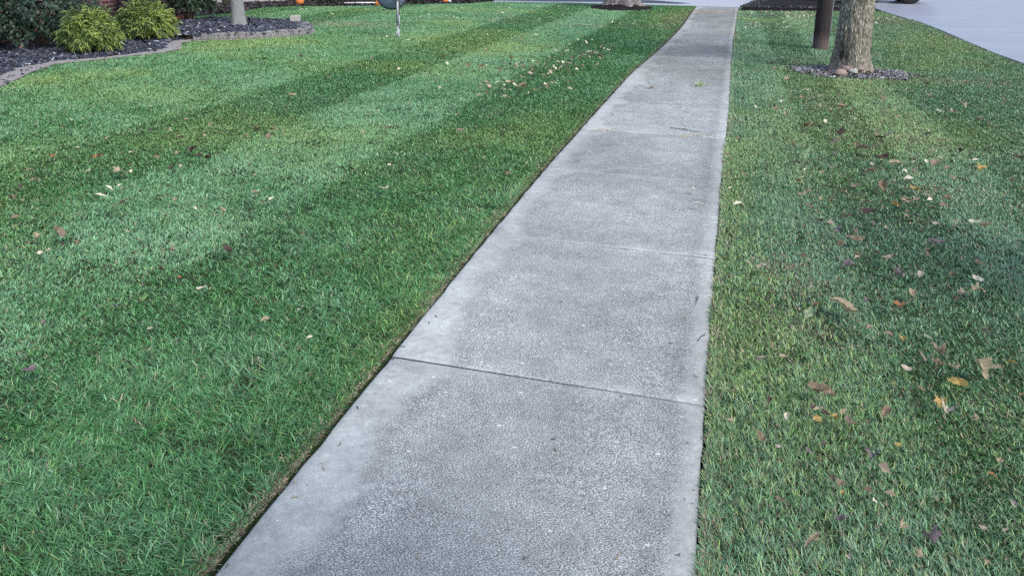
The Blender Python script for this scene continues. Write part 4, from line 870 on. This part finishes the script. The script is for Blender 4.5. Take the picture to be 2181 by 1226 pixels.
twig([(1487, 725), (1494, 716), (1502, 712)], 0.0016, 'bent dark twig by the right edge of the second slab, nearer the camera')
m = MB()
for cx_, cy_, n in ((1478, 289, 26), (1285, 276, 16)):
    for i in range(n):
        px, py = cx_+rw.gauss(0, 16), cy_+rw.gauss(0, 2.2); p = at(px, py, 0.004); a = rw.uniform(-0.6, 0.6); d = Vector((math.cos(a), math.sin(a), 0.08))*rw.uniform(0.015, 0.035)
        s2 = Vector((0, 0.0016, 0.001)); m.add([p-d-s2, p+d-s2, p+d+s2, p-d+s2], [(0, 1, 2, 3)], (0.40, 0.34, 0.22))
for i in range(420):
    yy = 1.3+13*rw.random()**1.6; e_ = abs(rw.gauss(0, 0.05)) if i % 3 else rw.uniform(0, 1.2)
    xx = float(XR(yy))-e_ if rw.random() < 0.5 else float(XL(yy))+e_; a = rw.uniform(0, 3.14); l_ = rw.uniform(0.001, 0.004) if i % 5 else rw.uniform(0.006, 0.013)
    d = Vector((math.cos(a), math.sin(a), 0))*l_; s2 = Vector((-math.sin(a), math.cos(a), 0.3))*(0.0008+l_*0.1); p = Vector((xx, yy, 0.0035))
    m.add([p-d-s2, p+d-s2, p+d+s2, p-d+s2], [(0, 1, 2, 3)], rw.choice([(0.05, 0.04, 0.03), (0.05, 0.04, 0.03), (0.3, 0.25, 0.15), (0.08, 0.13, 0.05)]))
o = m.build('grass_clippings', MG); meta(o, 'dry grass clippings and soil crumbs scattered on the path', 'clippings', kind='stuff')

# ------------------------------------------------------------------ grass
BEDX = [BED, MUL, MB2]
def patch(x, y, px, py, rx, ry):
    c = at(px, py); return np.exp(-(((x-c.x)/rx)**2+((y-c.y)/ry)**2))
def grass(name, side, label, seed):
    g = np.random.default_rng(seed); th0 = math.pi/2+YAW
    X = []; Y = []; D = []
    shells = np.r_[0.9, 1.6, 2.2, 3, 4, 5.5, 7.5, 10, 13, 17, 22, 28, 33]
    dens0 = 40000
    for d0, d1 in zip(shells[:-1], shells[1:]):
        dm = (d0+d1)/2; dn = dens0*min(1, (2.6/dm))**1.28*(0.95 if dm < 4 else 1); half = R(52) if dm < 4 else R(41)
        n = int(dn*half*(d1*d1-d0*d0)); r = np.sqrt(g.random(n)*(d1*d1-d0*d0)+d0*d0); a = th0+g.uniform(-half, half, n)
        keep = g.random(n) < 1; X.append(r*np.cos(a)); Y.append(r*np.sin(a)); D.append(r)
    x, y, d = map(np.concatenate, (X, Y, D))
    u, v = project(np.stack([x, y, np.zeros_like(x)], 1)); vis = (u > -60) & (u < 2240) & (v > -25) & (v < 1290)
    k = (vis | ((g.random(len(x)) < 0.45) & (u > -420) & (u < 2600) & (v < 1750))) & (y > 0.2)
    if side < 0: k &= x < XL(y)-gapL(y)-0.008; k &= (y < np.interp(x, [-7.4, -3.65, -1], [24.2, yb-0.05, yb-0.1]))
    else: k &= x > XR(y)+gapR(y)+0.004; k &= (x < np.interp(y, DY, DX)-0.05+0.04*noise2(y, y*0, 9, 3)) & (y < 24.9)
    x, y, d = x[k], y[k], d[k]
    if side < 0:      # dead thatch along the cut edge
        ey = g.uniform(0.9, 14, 42000)**1.0; ey = 0.9+(ey-0.9)*g.random(42000)**0.5; ex = XL(ey)-gapL(ey)-0.001-0.045*g.random(42000)**1.6
        x = np.r_[x, ex]; y = np.r_[y, ey]; d = np.hypot(x, y)
    else:             # blades that lean out over the slab edge
        ey = 1.2+12*g.random(16000)**1.5; ex = XR(ey)+gapR(ey)+0.03*g.random(16000)**1.4; x = np.r_[x, ex]; y = np.r_[y, ey]; d = np.hypot(x, y)
    for P_ in BEDX: 
        q = ~inside(x, y, P_); x, y, d = x[q], y[q], d[q]
    for c, rr2 in ((RC, RR), (T2, T2R)):
        wob = 1+0.12*(noise2(x, y, 6, 5)-0.5); q = ((x-c.x)/rr2[0])**2+((y-c.y)/rr2[1])**2 > (0.93 if c is T2 else 0.80)*(wob if c is T2 else 0.75+0.5*noise2(x, y, 9, 5)); q |= (g.random(len(x)) < 0.45) & (((x-c.x)/rr2[0])**2+((y-c.y)/rr2[1])**2 > 0.40) if c is RC else False; x, y, d = x[q], y[q], d[q]
    n = len(x)
    
    # crowns: blades grow in small tufts that lean outwards
    cell = np.where(g.random(n) < 0.5, 0.022, 0.037)*np.where(g.random(n) < np.clip((d-3)/6, 0, 1), 1.7, 1.0)
    ix, iy = np.floor(x/cell), np.floor(y/cell); _tb = np.random.default_rng(99).random(1 << 18)
    def hs(a, b, q):
        h = (a.astype(np.int64)*73856093) ^ (b.astype(np.int64)*19349663) ^ (int(q)*83492791); h = (h ^ (h >> 13))*1274126177; return _tb[(h ^ (h >> 16)) & ((1 << 18)-1)]
    cx_, cy_ = (ix+0.2+0.6*hs(ix, iy, 1))*cell, (iy+0.2+0.6*hs(ix, iy, 2))*cell; ax, ay = x-cx_, y-cy_
    t_ang = np.arctan2(ay, ax); t_r = [hs(ix, iy, q) for q in (3, 4, 5)]
    inn = (np.minimum(XL(y)-x, 9) > 0.05) if side < 0 else (x-XR(y) > 0.04)
    x = np.where(inn, cx_+ax*0.62, x); y = np.where(inn, cy_+ay*0.62, y)
    big = fbm(x, y, 0.7, 101); med = fbm(x, y, 3.2, 110); fine = fbm(x, y, 14, 120); rnd = g.random((n, 6))
    # mower passes: the sward is rolled away from or towards the camera
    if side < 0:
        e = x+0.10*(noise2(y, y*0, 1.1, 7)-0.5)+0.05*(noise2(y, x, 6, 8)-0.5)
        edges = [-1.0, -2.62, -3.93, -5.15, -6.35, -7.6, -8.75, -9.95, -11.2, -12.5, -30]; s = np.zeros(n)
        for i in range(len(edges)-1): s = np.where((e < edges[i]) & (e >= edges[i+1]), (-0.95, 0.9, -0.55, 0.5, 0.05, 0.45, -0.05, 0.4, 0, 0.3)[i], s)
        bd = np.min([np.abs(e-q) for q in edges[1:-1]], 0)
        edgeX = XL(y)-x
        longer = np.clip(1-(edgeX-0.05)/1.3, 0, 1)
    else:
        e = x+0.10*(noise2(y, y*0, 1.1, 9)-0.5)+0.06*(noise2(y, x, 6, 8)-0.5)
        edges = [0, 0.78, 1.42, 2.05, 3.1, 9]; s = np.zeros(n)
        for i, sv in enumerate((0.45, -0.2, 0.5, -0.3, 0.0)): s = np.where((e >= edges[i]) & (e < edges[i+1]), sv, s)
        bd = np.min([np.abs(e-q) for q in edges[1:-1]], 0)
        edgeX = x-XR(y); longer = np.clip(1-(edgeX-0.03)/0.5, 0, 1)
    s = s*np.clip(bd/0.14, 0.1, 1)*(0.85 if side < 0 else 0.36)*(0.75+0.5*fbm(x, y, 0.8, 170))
    strength = np.clip(0.35+d/6, 0, 1.0)
    # matted swirls
    sw = fbm(x, y, 1.9, 130)*4*math.pi; mat_ = np.clip((fbm(x, y, 1.5, 140)-0.62)*7, 0, 0.55)*np.clip(1.4-d/9, 0, 1)
    if side < 0: mat_ = np.clip(mat_+patch(x, y, 1090, 480, 0.35, 0.9)+0.8*patch(x, y, 930, 660, 0.3, 0.5)+0.6*patch(x, y, 300, 870, 0.5, 0.5), 0, 0.6)
    base_dir = np.where(s > 0, math.pi/2, -math.pi/2)
    phi = base_dir+g.normal(0, 1, n)*(1.15-0.45*np.abs(s)*strength)+(med-0.5)*2.0
    swm = g.random(n) < mat_; phi = np.where(swm, sw+g.normal(0, 0.35, n), phi)
    free = g.random(n) < 0.42; phi = np.where(free, t_ang+g.normal(0, 0.6, n), phi); free = g.random(n) < 0.25; phi = np.where(free, g.uniform(0, 2*math.pi, n), phi)
    lean = R(16)+np.abs(g.normal(0, R(15), n))+R(14)*np.abs(s)*strength; lean = np.where(swm, R(48)+g.normal(0, R(10), n), lean)
    curl = R(20)+g.random(n)*R(40)
    L_ = (0.018+0.018*rnd[:, 0]+0.014*(med-0.5)+0.010*(fine-0.5))*(1+0.30*longer*(side < 0)+0.15*longer)
    L_ = L_*np.where(swm, 1.25, 1)*(0.75+0.5*t_r[1])
    Wd = 0.0027*(0.55+0.9*rnd[:, 1]**1.5)*np.clip(d/2.2, 1, 99)**0.80
    L_ = L_*np.clip(d/9, 1, 1.35)
    # colour: species patches, yellowing, straw, and the stripes' light and dark sheen painted in
    A_ = np.array([0.055, 0.175, 0.050]) if side < 0 else np.array([0.065, 0.16, 0.06]); B_ = np.array([0.172, 0.315, 0.178]) if side < 0 else np.array([0.17, 0.29, 0.185]); Cc = np.array([0.23, 0.32, 0.10]); St = np.array([0.29, 0.245, 0.175])
    tus = patch(x, y, 330, 1150, 0.28, 0.22)+0.6*patch(x, y, 560, 760, 0.25, 0.2)+0.5*patch(x, y, 700, 640, 0.2, 0.2) if side < 0 else 0*x
    L_ = L_*(1+0.35*tus); Wd = Wd*(1+0.35*tus)
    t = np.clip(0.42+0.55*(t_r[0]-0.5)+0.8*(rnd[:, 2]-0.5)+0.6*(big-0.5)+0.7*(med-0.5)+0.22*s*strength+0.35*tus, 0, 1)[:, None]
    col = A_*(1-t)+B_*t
    yl = np.clip((fbm(x, y, 0.55, 150)-0.52)*3.4, 0, 1)*0.75*np.clip(d/7, 0.15, 1)+0.06
    if side < 0: yl = yl+0.8*patch(x, y, 1000, 97, 0.9, 1.6)+0.5*patch(x, y, 320, 200, 1.2, 0.6)+0.5*patch(x, y, 560, 90, 1.6, 1.2)+0.8*patch(x, y, 1430, 38, 0.7, 3.0)+0.4*patch(x, y, 880, 690, 0.2, 0.3)
    else: yl = yl+0.5*patch(x, y, 1560, 420, 0.12, 1.4)+0.7*patch(x, y, 2010, 90, 0.8, 3)+0.35*patch(x, y, 1640, 700, 0.3, 1.0)
    yl = np.clip(yl, 0, 0.95); ym = (g.random(n) < yl)[:, None]; fd = np.clip((d-4)/6, 0, 0.8)[:, None]; col = np.where(ym, col*0.35+Cc*0.65, col)*(1-fd)+(col*(1-0.65*yl[:, None])+Cc*0.65*yl[:, None])*fd
    st = 0.05+0.08*np.clip((fine-0.5)*4, 0, 1)
    if side < 0: st = st+0.55*patch(x, y, 745, 52, 1.3, 0.7)+0.30*patch(x, y, 1110, 50, 2.2, 0.22)+0.55*patch(x, y, 1440, 40, 0.35, 3)+0.3*patch(x, y, 1340, 57, 1.3, 0.25)+0.25*patch(x, y, 1150, 42, 2, 0.8)
    else: st = st+0.35*patch(x, y, 1990, 172, 0.7, 0.35)+0.5*patch(x, y, 2050, 78, 0.5, 0.35)+0.3*patch(x, y, 1900, 50, 0.9, 2.0)+0.11+0.3*np.clip((fbm(x, y, 1.6, 190)-0.55)*4, 0, 1)
    eb = np.exp(-(edgeX/0.05)**2)*(0.93 if side < 0 else 0.35); st = st+eb
    sm = g.random(n) < st; col = np.where(sm[:, None], St*(0.5+0.8*rnd[:, 3:4]), col); L_ = np.where(sm, L_*0.75, L_)
    L_ = L_*np.where((eb > 0.4) & (side < 0), 0.5, 1); 
    bare = (fbm(x, y, 5, 160) > 0.70) & (g.random(n) < 0.6) & (d < 8); keep = ~bare
    x, y, d, phi, lean, curl, L_, Wd, col, rnd = [a[keep] for a in (x, y, d, phi, lean, curl, L_, Wd, col, rnd)]
    vr = 1.15*(1-0.65*np.clip((d-4)/6, 0, 1))[:, None]; col = (col*1.06-col.mean(1)[:, None]*0.06)*(1.17-vr/2+vr*rnd[:, 4:5])*(0.82+0.36*t_r[2][keep])[:, None]; n = len(x)
    tw = phi+math.pi/2+(rnd[:, 5]-0.5)*1.6; wx, wy = np.cos(tw)*Wd/2, np.sin(tw)*Wd/2; dx, dy = np.cos(phi), np.sin(phi)
    Vs = []; Ts = []; Cs = []; nb0 = 0; near = d < 7
    for sel, lv in ((near, [0, 0.35, 0.7, 1]), (~near, [0, 0.55, 1])):
        if not sel.any(): continue
        m_ = int(sel.sum()); px = x[sel].copy(); py = y[sel].copy(); pz = np.full(m_, -0.010); cols_ = []; K = len(lv)
        P = np.zeros((m_, 2*K-1, 3)); Cq = np.zeros((m_, 2*K-1, 3)); wid = [0.8, 1.0, 0.7] if K == 4 else [0.9, 0.9]
        for i, t_ in enumerate(lv):
            if i:
                th = lean[sel]+curl[sel]*(lv[i-1]+t_)/2; st_ = L_[sel]*(t_-lv[i-1]); px = px+np.sin(th)*st_*dx[sel]; py = py+np.sin(th)*st_*dy[sel]; pz = pz+np.cos(th)*st_
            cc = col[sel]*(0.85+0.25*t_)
            if i < K-1:
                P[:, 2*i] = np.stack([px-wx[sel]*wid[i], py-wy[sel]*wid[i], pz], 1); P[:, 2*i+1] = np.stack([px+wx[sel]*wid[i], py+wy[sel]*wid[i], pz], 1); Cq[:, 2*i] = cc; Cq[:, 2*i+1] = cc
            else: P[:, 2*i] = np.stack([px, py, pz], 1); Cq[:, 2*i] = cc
        F = []
        for i in range(K-2): F += [(2*i, 2*i+1, 2*i+3), (2*i, 2*i+3, 2*i+2)]
        F.append((2*K-4, 2*K-3, 2*K-2)); F = np.array(F)
        Vs.append(P.reshape(-1, 3)); Cs.append(Cq.reshape(-1, 3)); Ts.append((F[None]+np.arange(m_)[:, None, None]*(2*K-1)).reshape(-1, 3)+nb0); nb0 += m_*(2*K-1)
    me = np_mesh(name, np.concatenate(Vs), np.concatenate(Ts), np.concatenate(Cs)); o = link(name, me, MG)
    meta(o, label, 'grass', kind='stuff'); print(name, n, 'blades')
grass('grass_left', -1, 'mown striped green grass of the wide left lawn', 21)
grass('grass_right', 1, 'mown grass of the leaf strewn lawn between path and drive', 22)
SC.render.engine = 'CYCLES'
SC.cycles.max_bounces = 5; SC.cycles.diffuse_bounces = 3; SC.cycles.glossy_bounces = 2; SC.cycles.transmission_bounces = 3
SC.cycles.use_denoising = False
